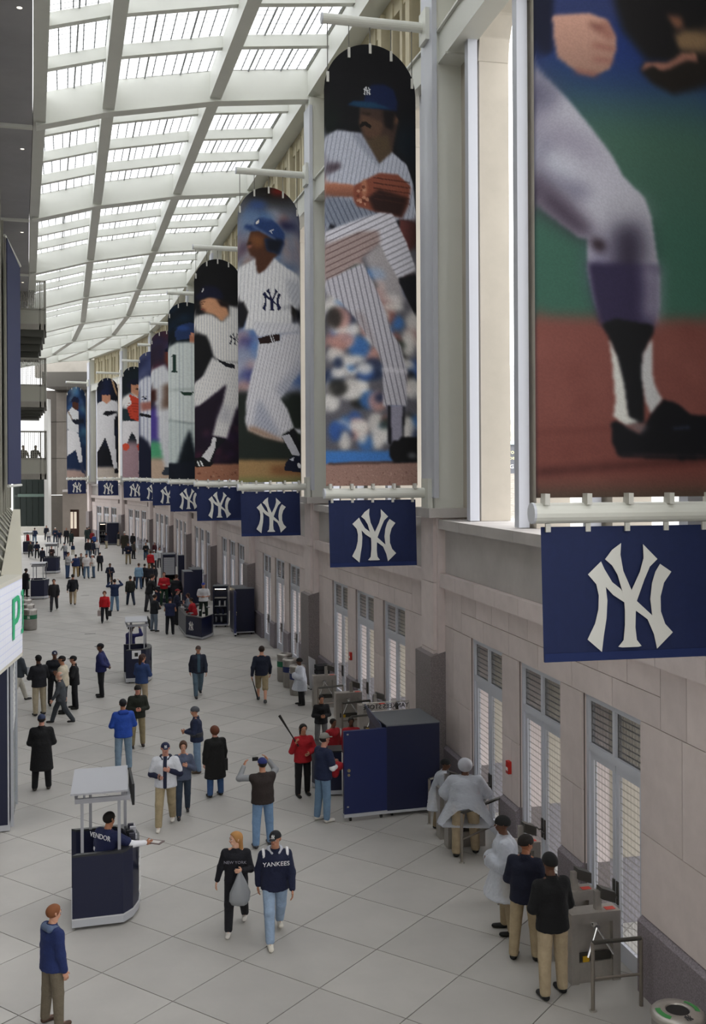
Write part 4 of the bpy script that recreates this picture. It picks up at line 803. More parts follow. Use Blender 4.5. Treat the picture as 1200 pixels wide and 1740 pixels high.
# ------------------------------------------------------------ people: one skinned body each, clothes and hair as its parts
QT = [((0,0,0),(1,0,0)),((0,1,0),(1,1,0)),((0,0,1),(1,0,1)),((0,1,1),(1,1,1)),((0,0,0),(0,1,0)),((1,0,0),(1,1,0)),((0,0,1),(0,1,1)),((1,0,1),(1,1,1)),((0,0,0),(0,0,1)),((1,0,0),(1,0,1)),((0,1,0),(0,1,1)),((1,1,0),(1,1,1))]
def surfnet(F, org, h):
    nx, ny, nz = F.shape; ins = F < 0; acc = np.zeros((nx-1, ny-1, nz-1, 3)); cnt = np.zeros((nx-1, ny-1, nz-1))
    def sl(A, o): return A[o[0]:o[0]+nx-1, o[1]:o[1]+ny-1, o[2]:o[2]+nz-1]
    for a, b in QT:
        fa, fb = sl(F, a), sl(F, b); cr = (fa < 0) != (fb < 0); t = np.where(cr, fa/np.where(cr, fa-fb, 1), 0)
        for k in range(3): acc[..., k] += cr*(a[k]+(b[k]-a[k])*t)
        cnt += cr
    act = cnt > 0; idx = -np.ones(act.shape, int); idx[act] = np.arange(act.sum())
    I = np.argwhere(act); V = (acc[act]/cnt[act][:, None]+I)*h+org; Q = []
    for ax in range(3):
        a = [slice(None)]*3; b = [slice(None)]*3; a[ax] = slice(0, -1); b[ax] = slice(1, None)
        A, B = ins[tuple(a)], ins[tuple(b)]; u, v = (ax+1) % 3, (ax+2) % 3
        for flip in (0, 1):
            e = np.argwhere((A & ~B) if not flip else (~A & B))
            e = e[(e[:, u] > 0) & (e[:, v] > 0) & (e[:, u] < F.shape[u]-1) & (e[:, v] < F.shape[v]-1)]
            if not len(e): continue
            def g_(du, dv): c = e.copy(); c[:, u] -= du; c[:, v] -= dv; return idx[c[:, 0], c[:, 1], c[:, 2]]
            q_ = np.stack([g_(1, 1), g_(0, 1), g_(0, 0), g_(1, 0)], 1)
            Q.append(q_ if not flip else q_[:, ::-1])
    return V, np.concatenate(Q) if Q else np.zeros((0, 4), int)
class SDF:
    def __init__(s, pts, pad, h):
        pts = np.array(pts); lo = pts.min(0)-pad; hi = pts.max(0)+pad; n = np.ceil((hi-lo)/h).astype(int)+1
        s.h = h; s.o = lo; ax = [lo[k]+h*np.arange(n[k]) for k in range(3)]; s.P = np.stack(np.meshgrid(*ax, indexing='ij'), -1).astype(np.float32)
    def cap(s, a, b, ra, rb=None, sc=(1, 1, 1)):
        rb = ra if rb is None else rb; sc = np.array(sc, np.float32); a = np.array(a, np.float32); b = np.array(b, np.float32)
        P = (s.P-a)/sc; d = (b-a)/sc; L2 = max(1e-9, float(d @ d)); t = np.clip((P @ d)/L2, 0, 1)
        return np.sqrt(((P-t[..., None]*d)**2).sum(-1))-(ra+(rb-ra)*t)
    def un(s, fs, k=.025):
        r = fs[0]
        for f in fs[1:]:
            hh = np.clip(.5+.5*(f-r)/k, 0, 1); r = f*(1-hh)+r*hh-k*hh*(1-hh)
        return r
    def mesh(s, F): return surfnet(F, s.o, s.h)
# poses: torso lean (deg fwd), legs (thigh fwd deg, knee bend deg, out deg) R then L, arms upper dir / fore dir R then L in torso axes (x to its own side, y fwd, z up)
PO = {
 'stand': (0, (2, 2, 4), (-2, 2, 4), (.18, .02, -1, .05, .2, -1), (.18, 0, -1, .05, .2, -1)),
 'walk': (3, (24, 8, 1), (-20, 14, 1), (.2, -.35, -1, .05, .0, -1), (.2, .3, -1, 0, .55, -.9)),
 'walk2': (3, (-20, 16, 1), (24, 6, 1), (.2, .3, -1, 0, .5, -.9), (.25, -.35, -1, .1, 0, -1)),
 'hands': (4, (3, 3, 4), (-3, 3, 4), (.25, .1, -1, -.75, .8, .05), (.25, .1, -1, -.75, .8, .05)),
 'fold': (2, (3, 3, 3), (-3, 3, 3), (.3, .25, -1, -.9, .45, .25), (.3, .2, -1, -.9, .45, .15)),
 'back': (0, (3, 3, 4), (-3, 3, 4), (.3, -.4, -1, -.7, -.5, -.5), (.3, -.4, -1, -.7, -.5, -.5)),
 'photo': (0, (3, 2, 5), (-3, 2, 5), (.5, .75, .1, -.55, .1, .85), (.6, .5, -.1, -.5, .35, .9)),
 'point': (6, (3, 2, 4), (-3, 2, 4), (.55, .65, -.45, .25, 1, -.05), (.2, .1, -1, .0, .7, -.6)),
 'bag': (3, (20, 8, 1), (-16, 16, 1), (.3, -.15, -1, .25, .1, -1), (.25, .15, -1, -.55, .9, .3)),
 'link': (2, (20, 8, 2), (-14, 14, 1), (.35, .05, -1, -.5, .75, .05), (.35, .05, -1, -.7, .6, .45)),
 'hold': (3, (2, 4, 3), (-2, 3, 3), (.3, .2, -1, -.6, .8, -.1), (.3, .2, -1, -.5, .8, .1)),
 'bend': (38, (8, 14, 6), (-6, 8, 6), (.3, .8, -.7, .0, .8, -.7), (.3, .8, -.7, .0, .8, -.7)),
 'lean': (16, (10, 10, 4), (-4, 4, 4), (.35, .5, -.8, -.2, .9, -.4), (.35, .5, -.8, -.2, .9, -.4)),
 'bat': (2, (3, 3, 3), (-3, 3, 3), (.4, .1, -1, -.2, .5, 1.0), (.35, .2, -1, -.8, .7, -.1)),
 'stride': (8, (30, 6, 1), (-30, 18, 1), (.2, -.3, -1, .0, .3, -1), (.2, .3, -1, 0, .5, -.9)),
}
def nrm(v): v = np.array(v, float); return v/np.linalg.norm(v)
def skeleton(pose, headturn=0, headtilt=0):
    ln, RL, LL, RA, LA = PO[pose]; J = {}
    def leg(sx, th, kn, out):
        hp = np.array([sx*.095, 0, 0]); a = math.radians(th); b = math.radians(th-kn); o = math.radians(out)*sx
        k = hp+.43*np.array([math.sin(o), math.sin(a)*math.cos(o), -math.cos(a)*math.cos(o)]); an = k+.42*np.array([math.sin(o)*.6, math.sin(b), -math.cos(b)]); return hp, k, an
    for nm, sx, q_ in (('R', 1, RL), ('L', -1, LL)):
        J['h'+nm], J['k'+nm], J['a'+nm] = leg(sx, *q_)
    dz = .085-min(J['aR'][2], J['aL'][2])
    for k in J: J[k] = J[k]+np.array([0, 0, dz])
    pel = np.array([0, 0, dz]); c, s_ = math.cos(math.radians(ln)), math.sin(math.radians(ln)); T = np.array([[1, 0, 0], [0, c, s_], [0, -s_, c]])
    tp = lambda x, y, z: pel+T @ np.array([x, y, z])
    J['pel'] = pel; J['wa'] = tp(0, 0, .14); J['ch'] = tp(0, .0, .36); J['nk'] = tp(0, -.005, .52); J['hd'] = J['nk']+np.array([0, .025+.06*s_, .06])
    for nm, sx, q_ in (('R', 1, RA), ('L', -1, LA)):
        sh = tp(sx*.175, 0, .452); u = T @ (nrm(q_[:3])*np.array([sx, 1, 1])); f = T @ (nrm(q_[3:])*np.array([sx, 1, 1]))
        el = sh+.29*u; wr = el+.25*f; J['s'+nm], J['e'+nm], J['w'+nm], J['f'+nm] = sh, el, wr, f
    J['T'] = T; J['turn'] = headturn; J['tilt'] = headtilt; return J
HEADC = {}
def head_mesh(h, beard=False):
    if h in HEADC: return HEADC[h]
    D = SDF([(-.08, -.1, 0), (.08, .12, .24)], .02, h)
    f = D.un([D.cap((0, -.012, .145), (0, .0, .15), .083, .083, (.92, 1.12, 1.1)), D.cap((0, .035, .08), (0, .05, .055), .052, .04, (1, 1, 1)), D.cap((0, .0, .0), (0, 0, .09), .056, .056),
              D.cap((0, .088, .12), (0, .108, .098), .008, .013), D.cap((-.03, .082, .137), (.03, .082, .137), .012), D.cap((-.018, .086, .066), (.018, .086, .066), .008)], .018)
    f = D.un([f, D.cap((-.08, -.005, .105), (-.083, -.012, .135), .012, .015, (.6, 1, 1)), D.cap((.08, -.005, .105), (.083, -.012, .135), .012, .015, (.6, 1, 1))], .006)
    for sx in (-1, 1): f = np.maximum(f, -(D.cap((sx*.031, .105, .122), (sx*.031, .104, .122), .017)))
    V, Q = D.mesh(f); HEADC[h] = (V, Q); return V, Q
def rotz(a): c, s_ = math.cos(a), math.sin(a); return np.array([[c, -s_, 0], [s_, c, 0], [0, 0, 1]])
def rotx(a): c, s_ = math.cos(a), math.sin(a); return np.array([[1, 0, 0], [0, c, -s_], [0, s_, c]])
def head_R(J): return rotz(math.radians(-J['turn'])) @ rotx(math.radians(-J['tilt']))
def hand(m, J, nm, curl, near):
    w, f = J['w'+nm], nrm(J['f'+nm]); sx = 1 if nm == 'R' else -1
    up = np.array([0, 0, 1.0]) if abs(f[2]) < .8 else np.array([0, 1.0, 0]); side = nrm(np.cross(f, up)); nml = np.cross(side, f)
    if abs(f[2]) >= .8: side, nml = nml, side            # hanging hand: palm to the thigh, thumb forward
    thumb = side if (side @ np.array([0, 1, 0]) > 0 or abs(f[2]) < .8) else -side
    if abs(f[2]) < .8: thumb = nml if nml[2] > 0 else -nml; palm = side; across = thumb
    else: across = thumb; palm = np.cross(f, across)
    inw = palm if (palm @ np.array([-sx, 0, 0])) > 0 else -palm
    R = Matrix([list(across), list(inw), list(f)]).transposed(); c = w+f*.05
    m.ell(Vector(c), (.042, .017, .055), 8, 6, R)
    if not near: m.ell(Vector(c+f*.055+inw*.02), (.034, .014, .045), 7, 5, R); m.tube(Vector(c+across*.025), Vector(c+across*.06+f*.035+inw*.01), .011, .008, n=5); return
    for i, (off, ln) in enumerate(((.030, .070), (.011, .080), (-.009, .075), (-.028, .060))):
        a = c+f*.038+across*off; b = a+nrm(f+inw*curl*.6)*ln*.5; d = b+nrm(f*(1-curl*.5)+inw*curl*1.4)*ln*.5
        m.tube(Vector(a), Vector(b), .0098, .009, n=6); m.tube(Vector(b), Vector(d), .009, .0075, n=6)
    a = c-f*.02+across*.03; b = a+nrm(across+f*.9+inw*.3)*.035; d = b+nrm(f+across*.2+inw*.3)*.03
    m.tube(Vector(a), Vector(b), .012, .0105, n=6); m.tube(Vector(b), Vector(d), .0105, .008, n=6)
def np_mesh(name, V, Q, mats, extra=None):
    m = MB(); m.v = [tuple(p) for p in V.tolist()]; m.f = [tuple(q_) for q_ in Q.tolist()]; m.mi = [0]*len(m.f)
    if extra: extra(m)
    return m.mesh(name, mats, True)
def allj(J): return [v for k, v in J.items() if len(k) == 2 and k not in ('nk',) and k[0] in 'hkaswef' and k[0] != 'f' or k in ('pel',)]
BODYC = {}
def jpts(J, keys): return [J[k] for k in keys]
def body_mesh(pose, turn, tilt, near, skin, curl):
    J = skeleton(pose, turn, tilt); key = (pose, turn, tilt, near, curl)
    if key not in BODYC:
        D = SDF(jpts(J, ['hR', 'hL', 'kR', 'kL', 'aR', 'aL', 'sR', 'sL', 'eR', 'eL', 'wR', 'wL', 'nk'])+[J['aR']-[0, 0, .05], J['aL']-[0, 0, .05]], .15, .022 if near else .034)
        fs = [D.cap(J['pel']+[-.06, 0, .02], J['pel']+[.06, 0, .02], .10), D.cap(J['pel'], J['wa'], .11, .105, (1.25, 1, 1)), D.cap(J['wa'], J['ch'], .105, .115, (1.35, .95, 1)), D.cap(J['sL'], J['sR'], .058), D.cap(J['sL'], J['nk'], .05, .05), D.cap(J['sR'], J['nk'], .05, .05), D.cap(J['ch'], J['nk']+[0, 0, .02], .07, .052), D.cap(J['nk'], J['nk']+[0, .01, .08], .05)]
        for nm in 'RL':
            fs += [D.cap(J['h'+nm], J['k'+nm], .082, .052), D.cap(J['k'+nm], J['a'+nm], .052, .036), D.cap(J['a'+nm]+[0, 0, -.03], J['a'+nm]+[0, .13, -.045], .034, .03),
                   D.cap(J['s'+nm], J['e'+nm], .048, .036), D.cap(J['e'+nm], J['w'+nm], .036, .026)]
        V, Q = D.mesh(D.un(fs, .02)); BODYC[key] = (V, Q)
    V, Q = BODYC[key]; R = head_R(J); hV, hQ = head_mesh(.009 if near else .016); hv = (R @ hV.T).T+J['hd']
    def ex(m):
        o = len(m.v); m.v += [tuple(p) for p in hv.tolist()]; m.f += [tuple(int(i)+o for i in q_) for q_ in hQ]; m.mi += [0]*len(hQ)
        for nm in 'RL': hand(m, J, nm, curl, near)
        if near:
            for sx in (-1, 1):
                m.cur = 1; m.ell(Vector(R @ np.array([sx*.031, .083, .122])+J['hd']), (.0125, .011, .009), 8, 5); m.cur = 2; m.ell(Vector(R @ np.array([sx*.031, .0925, .122])+J['hd']), (.006, .004, .006), 6, 4)
                m.tube(Vector(R @ np.array([sx*.014, .099, .142])+J['hd']), Vector(R @ np.array([sx*.048, .088, .144])+J['hd']), .004, n=4)
            m.cur = 3; m.tube(Vector(R @ np.array([-.02, .0945, .073])+J['hd']), Vector(R @ np.array([.02, .0945, .073])+J['hd']), .005, n=5); m.cur = 0
    return np_mesh('person', V, Q, [M(skin, .55), M('d8d4ce', .4), M('1c1512', .5), M('8a4a42', .6)], ex), J
def add_part(name, parent, V, Q, mat, extra=None, label=None):
    o = link(name, np_mesh(name, V, Q, mat, extra), parent)
    if label: o['label'] = label
    return o
def top_part(root, J, near, kind, mat, name):
    """kind: jacket, sweater, tshirt, vest, coat, poncho, suit"""
    hgt = .02 if near else .032
    loose = {'jacket': .022, 'sweater': .014, 'tshirt': .026, 'vest': .03, 'coat': .03, 'poncho': .05, 'suit': .016}[kind]
    hem = {'jacket': -.10, 'sweater': -.06, 'tshirt': -.08, 'vest': -.06, 'coat': -.46, 'poncho': -.34, 'suit': -.14}[kind]
    D = SDF(jpts(J, ['sR', 'sL', 'eR', 'eL', 'wR', 'wL', 'nk', 'pel'])+[J['pel']+[0, 0, hem]], .2, hgt)
    fs = [D.cap(J['wa'], J['ch'], .112+loose, .122+loose, (1.4, 1.04, 1)), D.cap(J['sL'], J['nk']+[0, 0, -.035], .052+loose*.6, .052+loose*.5), D.cap(J['sR'], J['nk']+[0, 0, -.035], .052+loose*.6, .052+loose*.5), D.cap(J['sL']*.9+J['sR']*.1+[0, 0, -.05], J['sR']*.9+J['sL']*.1+[0, 0, -.05], .078+loose*.5), D.cap(J['ch'], J['nk']+[0, 0, -.02], .09, .064+loose*.3)]
    wide = .02 if kind == 'coat' else (.14 if kind == 'poncho' else 0)
    lowp = J['pel']+np.array([0, 0, hem-.06])
    fs.append(D.cap(J['wa'], lowp, .114+loose, .132+loose+wide, (1.42, 1.12, 1)))
    f = D.un(fs, .04); f = np.maximum(f, (J['pel'][2]+hem)-D.P[..., 2])
    nk = J['nk']; f = np.maximum(f, D.P[..., 2]-(nk[2]+.035))
    arms = []
    for nm in 'RL':
        s_, e, w_ = J['s'+nm], J['e'+nm], J['w'+nm]
        if kind == 'vest': arms.append(D.cap(s_, s_+(e-s_)*.1, .06+loose*.6)); continue
        if kind == 'tshirt': arms.append(D.cap(s_, s_+(e-s_)*.7, .06+loose, .055+loose)); continue
        k = 1.7 if kind == 'poncho' else 1
        arms.append(D.cap(s_, e, .056+loose*.8, .048+loose*.8*k)); arms.append(D.cap(e, w_+(e-w_)*.06, .048+loose*.8*k, .034+loose*.6*k*1.5 if kind == 'poncho' else .036+loose*.6))
    f = D.un([f]+arms, .03)
    V, Q = D.mesh(f)
    if kind == 'poncho' or near: V = V+np.random.RandomState(3).normal(0, .0008 if kind != 'poncho' else .0025, V.shape)
    def ex(m):
        if kind in ('jacket', 'suit', 'coat') and near: m.tube(Vector(J['nk']+[0, -.01, -.015]), Vector(J['nk']+[0, .0, .045]), .085, .072, n=14, cap=False)
    return add_part(name, root, V, Q, mat, ex), f, D
def panel_part(root, J, f, D, mat, name, x0, x1, zlo, zhi, front=True, off=.008):
    P = D.P; g_ = f-off; y = P[..., 1]-J['wa'][1]
    g_ = np.maximum.reduce([g_, x0-P[..., 0], P[..., 0]-x1, (-y if front else y), zlo-P[..., 2], P[..., 2]-zhi])
    V, Q = D.mesh(g_)
    if len(Q): add_part(name, root, V, Q, mat)
def person(lab, px, py, head, face, pose='stand', top=('jacket', '1c2030'), bot='20222a', hair=('short', '1c1614'), skin='b58468', near=False, shoes='141414', turn=0, tilt=0, front=None, band=None, group=None, shorts=False, wid=1.07, curl=.5, z=0, D_=None, hands=None, backtxt=None, sleeves=None, name='person', scale=None, legs=True, stripes=None, hoodc=None):
    p = G(px, py, z) if D_ is None else at(px, 804, D_); Dp = depth(p)
    if D_ is not None: p.z = z
    h = (py-head)/FPX*Dp if scale is None else scale*1.76
    if D_ is not None and scale is None: h = H-z-(head-CY)/FPX*Dp
    s = h/(1.75+(.03 if hair[0] in ('cap', 'knit') else 0)) / (1 if pose not in ('bend', 'lean') else (.86 if pose == 'bend' else .97))
    me, J = body_mesh(pose, turn, tilt, near, skin, curl)
    low = min(J['aR'][2], J['aL'][2])-.085
    o = link('person', me, None, (p.x, p.y, p.z)); o.rotation_euler = (0, 0, math.radians(-face)); o.scale = (s*wid, s*wid, s)
    tag(o, lab, 'person', group)
    hb = .02 if near else .034
    # trousers
    if legs:
        D = SDF(jpts(J, ['hR', 'hL', 'kR', 'kL', 'aR', 'aL', 'wa']), .15, hb); fs = [D.cap(J['pel']+[-.05, 0, 0], J['pel']+[.05, 0, 0], .115), D.cap(J['pel'], J['wa'], .118, .112, (1.25, 1, 1))]
        for nm in 'RL':
            fs.append(D.cap(J['h'+nm], J['k'+nm], .102, .08)); fs.append(D.cap(J['k'+nm], J['k'+nm]*.0+J['k'+nm]+(J['a'+nm]-J['k'+nm])*(.97 if not shorts else .08), .08, .066 if not shorts else .085))
        f = D.un(fs, .02); f = np.maximum(f, D.P[..., 2]-(J['wa'][2]+.0))
        if not shorts:
            for nm in 'RL': pass
            f = np.maximum(f, .035-D.P[..., 2])
        V, Q = D.mesh(f); add_part('trousers' if not shorts else 'shorts', o, V, Q, M(bot, .85, noise=(7, .14), bump=.5))
        for nm in 'RL':
            a = J['a'+nm]; D = SDF([a, a+[0, .17, -.05]], .08, .014 if near else .028); f = D.un([D.cap(a+[0, -.02, -.04], a+[0, .15, -.052], .046, .04, (1, 1, .85)), D.cap(a, a+[0, 0, -.03], .045)], .02)
            f = np.maximum(f, (a[2]-.083)-D.P[..., 2]); V, Q = D.mesh(f); add_part('shoe', o, V, Q, M(shoes, .5))
    kind, tc = top; tmat = M(tc, .85, noise=(6, .14), bump=.5) if kind != 'poncho' else PONCHO
    pn = {'jacket': 'jacket', 'sweater': 'sweater', 'tshirt': 'shirt', 'vest': 'vest', 'coat': 'long_coat', 'poncho': 'poncho', 'suit': 'suit_jacket'}[kind]
    if kind in ('vest', 'tshirt') and sleeves: top_part(o, J, near, 'sweater', M(sleeves, .85), 'sleeves')
    if kind == 'poncho': top_part(o, J, near, 'sweater', M(sleeves or '20222c', .85), 'shirt')
    prt, f, D = top_part(o, J, near, kind, tmat, pn)
    wz = J['wa'][2]
    if hoodc:
        D3 = SDF([J['nk']+[-.12, -.14, -.08], J['nk']+[.12, .1, .08]], .05, hb*.7); f3 = np.maximum(D3.un([D3.cap(J['nk']+[-.07, -.07, -.01], J['nk']+[.07, -.07, -.01], .055), D3.cap(J['nk']+[-.085, .0, .0], J['nk']+[-.05, .07, -.03], .035, .022), D3.cap(J['nk']+[.085, .0, .0], J['nk']+[.05, .07, -.03], .035, .022)], .03), -D3.cap(J['nk']+[0, .01, -.1], J['nk']+[0, .01, .15], .058))
        V, Q = D3.mesh(f3); add_part('jacket_hood', o, V, Q, M(hoodc, .85))
    if front: panel_part(o, J, f, D, M(front[0], .8), 'shirt_front', -front[1], front[1], J['pel'][2]-.06+(front[2] if len(front) > 2 else 0), J['nk'][2]+.03)
    if band: panel_part(o, J, f, D, M(band[0], .8), 'stripe', -9, 9, wz+band[1], wz+band[2]); panel_part(o, J, f, D, M(band[0], .8), 'stripe', -9, 9, wz+band[1], wz+band[2], front=False)
    if stripes:
        for sx in (-1, 1):
            a = J['sR' if sx > 0 else 'sL']; b = J['eR' if sx > 0 else 'eL']; D2 = SDF([a, b], .12, hb*.8); f2 = D2.cap(a+(b-a)*-.05, a+(b-a)*.35, .088, .074); f2 = np.maximum(f2, -(D2.cap(a, b, .06))); f2 = np.maximum(f2, abs(D2.P[..., 0]-(a[0]+.0*sx))-.022)
            V, Q = D2.mesh(f2); add_part('stripe', o, V, Q, M(stripes, .8)) if len(Q) else None
    # hair and hats
    R = head_R(J); hc, col = hair[0], hair[1]; hh = .011 if near else .018
    D = SDF([(-.1, -.12, -.12 if hc == 'long' else 0), (.1, .2, .26)], .03, hh); P = D.P
    cr = D.cap((0, -.014, .146), (0, 0, .15), .090, .090, (.92, 1.12, 1.08))
    if hc == 'short': f = np.maximum.reduce([cr, (P[..., 1]-.045)-(P[..., 2]-.12)*.55, .075-P[..., 2]+np.clip(-P[..., 1], 0, .1)*.5-.04])
    elif hc == 'long': f = D.un([np.maximum.reduce([cr-.006, (P[..., 1]-.04)-(P[..., 2]-.12)*.5, .03-P[..., 2]]), D.cap((0, -.06, .12), (0, -.085, -.05), .075, .06, (1.05, .7, 1))], .03)
    elif hc == 'bob': f = np.maximum.reduce([cr-.02, (P[..., 1]-.045)-(P[..., 2]-.12)*.5, .02-P[..., 2]])
    elif hc == 'knit': f = np.maximum(cr-.008, .118-P[..., 2]+P[..., 1]*.1)
    elif hc == 'cap': f = np.minimum(np.maximum(cr-.005, .15-P[..., 2]), D.cap((0, .07, .152), (0, .135, .148), .055, .05, (1, 1, .14)))
    elif hc == 'hood': f = np.maximum(cr-.028, (P[..., 1]-.05)-(P[..., 2]-.12)*.3)
    else: f = np.maximum.reduce([cr, .1-P[..., 2], P[..., 1]+.02, -(D.cap((0, 0, .2), (0, 0, .22), .09))])
    V, Q = D.mesh(f)
    if len(Q):
        V = (R @ V.T).T+J['hd']; add_part({'cap': 'cap', 'knit': 'knit_hat', 'hood': 'hood'}.get(hc, 'hair'), o, V, Q, M(col, .8) if hc != 'hood' or kind != 'poncho' else PONCHO)
    if hc == 'cap':
        hr = len(hair) > 2 and hair[2]
        D = SDF([(-.1, -.12, .05), (.1, .05, .2)], .02, hh); P = D.P; f = np.maximum.reduce([D.cap((0, -.014, .148), (0, 0, .153), .09, .09, (.92, 1.12, 1.08)), P[..., 1]-.01, .07-P[..., 2], P[..., 2]-.155]); V, Q = D.mesh(f); V = (R @ V.T).T+J['hd']
        add_part('hair', o, V, Q, M(hair[3] if len(hair) > 3 else '1c1614', .8))
        if hr:
            lo = link('cap_logo', logo_mesh(.055, M('e6e6e6')), o); Rm = Matrix(R.tolist()).to_4x4(); lo.matrix_local = Matrix.Translation(Vector(J['hd'])) @ Rm @ Matrix.Translation((0, .1, .185)) @ Matrix.Rotation(math.radians(20), 4, 'X') @ Matrix.Rotation(math.pi, 4, 'Z')
    if backtxt:                                                 # lettering on the back or the chest: (text, size, front?, colour, z offset)
        t, sz, fr, tcol, dz = backtxt
        lo = link('lettering', text_mesh(t, sz, M(tcol), .003), o); T4 = Matrix(J['T'].tolist()).to_4x4()
        lo.matrix_local = Matrix.Translation(Vector(J['ch'])) @ T4 @ Matrix.Translation((0, (.158 if fr else -.158), dz)) @ (Matrix.Rotation(math.pi, 4, 'Z') if fr else Matrix.Identity(4)) @ Matrix.Rotation(math.pi/2, 4, 'X')
    o['hd'] = 0; del o['hd']
    PEOPLE[lab] = (o, J, s); return o
PEOPLE = {}
PONCHO = film_mat('poncho_film', 'd6dbe6', .46, .35)
def hand_pt(lab, nm='R', ext=.07):
    o, J, s = PEOPLE[lab]; p = J['w'+nm]+nrm(J['f'+nm])*ext; Rz = Matrix.Rotation(o.rotation_euler[2], 3, 'Z')
    return Vector(o.location)+Rz @ Vector((p[0]*o.scale[0], p[1]*o.scale[1], p[2]*o.scale[2]))
# ------------------------------------------------------------ the people
BK = '16171b'; KH = 'ab9a7c'; JN = '6f8aa6'; JD = '3c4d66'; NV = '1a2140'; RD = 'a01e28'
D1_, D2_ = '5c3c2c', '6e4a38'      # darker skins
person('man in navy and blue rain jacket with short auburn hair, standing at lower left corner', 90, 1742, 1538, 62, 'stand', ('jacket', '1e2c5c'), '6a6152', ('short', '7a4a2c'), 'c8957c', True, '4a3428', hoodc='566480', wid=1.06)
o = person('vendor in navy pinstripe shirt leaning out of the nearest cart with arm stretched', 176, 1560, 1369, 50, 'point', ('tshirt', '1c2348'), BK, ('short', '14100e'), 'a87458', True, sleeves='dcdce2', D_=17.6, scale=1.0, backtxt=('VENDOR', .115, False, 'e0e0e4', .08))
person('blonde woman in black sweatshirt and track pants walking with a plastic bag', 402, 1578, 1409, 195, 'bag', ('sweater', '17171f'), '17171d', ('long', 'a87a48'), 'd2a48c', True, 'cfcac4', turn=60, backtxt=('NEW YORK', .07, True, '8a8a96', -.02), stripes=None)
person('man in navy team jacket with white shoulder stripes and light jeans, walking', 468, 1594, 1402, 185, 'walk', ('jacket', '171d38'), '8fa3bc', ('cap', '14161c', True), 'b9846a', True, 'd6d0c4', turn=25, front=('171d38', .001), backtxt=('YANKEES', .095, True, 'e8e8ec', .0), stripes='e4e4e8', hoodc='b9bcc6')
person('man in brown vest and grey sleeves raising a camera, blue cap, seen from behind', 447, 1438, 1286, -8, 'photo', ('vest', '2c2422'), '6f8cae', ('cap', '232c66', True), 'b9846a', True, '3a3a3e', sleeves='8a8c90')
person('man in open white jersey over navy with khaki trousers, arm in arm with a woman', 282, 1404, 1256, 190, 'link', ('tshirt', 'c9cbd2'), '9c8d70', ('cap', '161b3a', True), 'c08a78', True, 'c9c4bc', front=('1a2038', .04, -.02), turn=-8, sleeves='161b36', hoodc='14182c')
person('woman in slate blue sweatshirt and dark jeans beside the man in white jersey', 312, 1386, 1257, 185, 'link', ('sweater', '4c5468'), '2c3848', ('bob', '4a3428'), 'c29078', True, '1c1c20', wid=.93)
person('man in grey hooded hat and navy jacket looking left, light jeans', 335, 1312, 1199, -80, 'hold', ('jacket', '1e2742'), '7890ac', ('knit', '4c4e54'), 'b9846a', True, '4a3c30', band=('3a3c42', -.1, .02))
person('auburn haired woman in long fuzzy black coat, seen from behind', 366, 1353, 1235, -15, 'stand', ('coat', '101010'), '34507a', ('bob', '5c3220'), 'c08a78', True, '141414', wid=1.12)
person('man in bright blue hooded jacket and jeans seen from behind', 210, 1309, 1187, -5, 'hold', ('jacket', '2348a0'), '7a90a4', ('cap', '14161c'), 'a87458', True, '5a5a58', wid=1.08, hoodc='1f3f94')
person('smiling man in dark green jacket and black flat cap, khaki trousers', 234, 1269, 1162, 178, 'hands', ('jacket', '22261f'), '8f8265', ('knit', '181616'), 'c98a78', True, '2a2220')
person('long haired woman in denim blue jacket and beige trousers beside the second cart', 241, 1205, 1112, 40, 'hold', ('jacket', '2a3f6c'), 'a3937a', ('long', '3a2620'), 'b9846a', True, '2c2a2a', turn=20)
person('man in navy uniform jacket and cap standing alone facing left', 172, 1184, 1092, -75, 'back', ('jacket', '22285a'), '14151a', ('cap', '14161e', True), D1_, True, '101010', turn=-10)
person('man in black suit and cap facing left at the right of the small group', 127, 1204, 1113, -85, 'fold', ('suit', '141418'), '131318', ('cap', '121216'), 'b08068', True, '101010')
person('bald man in grey suit stepping left beside the small group', 104, 1229, 1139, -80, 'walk', ('suit', '3e4248'), '363a40', ('fringe', 'a8a49c'), 'c89882', True, '141414')
person('man in cream jacket and dark cap within the small group', 108, 1212, 1113, -70, 'fold', ('jacket', 'c2b8a4'), '16171c', ('cap', '141418'), 'a87458', False, '101010')
person('man in dark jacket and navy cap facing out of the small group', 93, 1198, 1104, 175, 'hands', ('jacket', '15171f'), '16171c', ('cap', '181e3c', True), D2_, False, '101010')
person('man in black jacket and khaki trousers holding a clipboard, back turned', 67, 1215, 1112, -25, 'hold', ('jacket', '14151c'), 'a59a84', ('cap', '101014'), D1_, True, '101010')
person('man in long black overcoat and blue cap seen from behind at left', 71, 1342, 1213, 3, 'hands', ('coat', '111114'), '101014', ('cap', '2c3450'), 'c08a78', True, '3a3632')
person('partly hidden man in pale trousers beside the glass screen', 31, 1193, 1098, 60, 'walk2', ('jacket', '3a4048'), 'bab6ac', ('short', '2c2420'), 'b9846a', False, '1c1a1a')
person('man in open navy jacket and teal shirt walking alone in mid floor', 337, 1183, 1093, 180, 'walk', ('jacket', '1f2434'), '4c5f6e', ('cap', '4a3c38'), 'b9846a', True, '1c1c20', front=('38505e', .05), wid=1.05)
person('man in navy sweater and khaki shorts walking away with a black bat', 445, 1193, 1095, 12, 'walk2', ('sweater', '161c2e'), '8f8064', ('short', '2a1e18'), 'c49078', True, '3a3a3c', shorts=True, wid=1.08)
person('steward in clear poncho facing left beside the steel trash cans', 512, 1198, 1117, -80, 'hands', ('poncho', 'ccd'), '202124', ('knit', '121214'), D1_, True, '101010', sleeves='dde0e8')
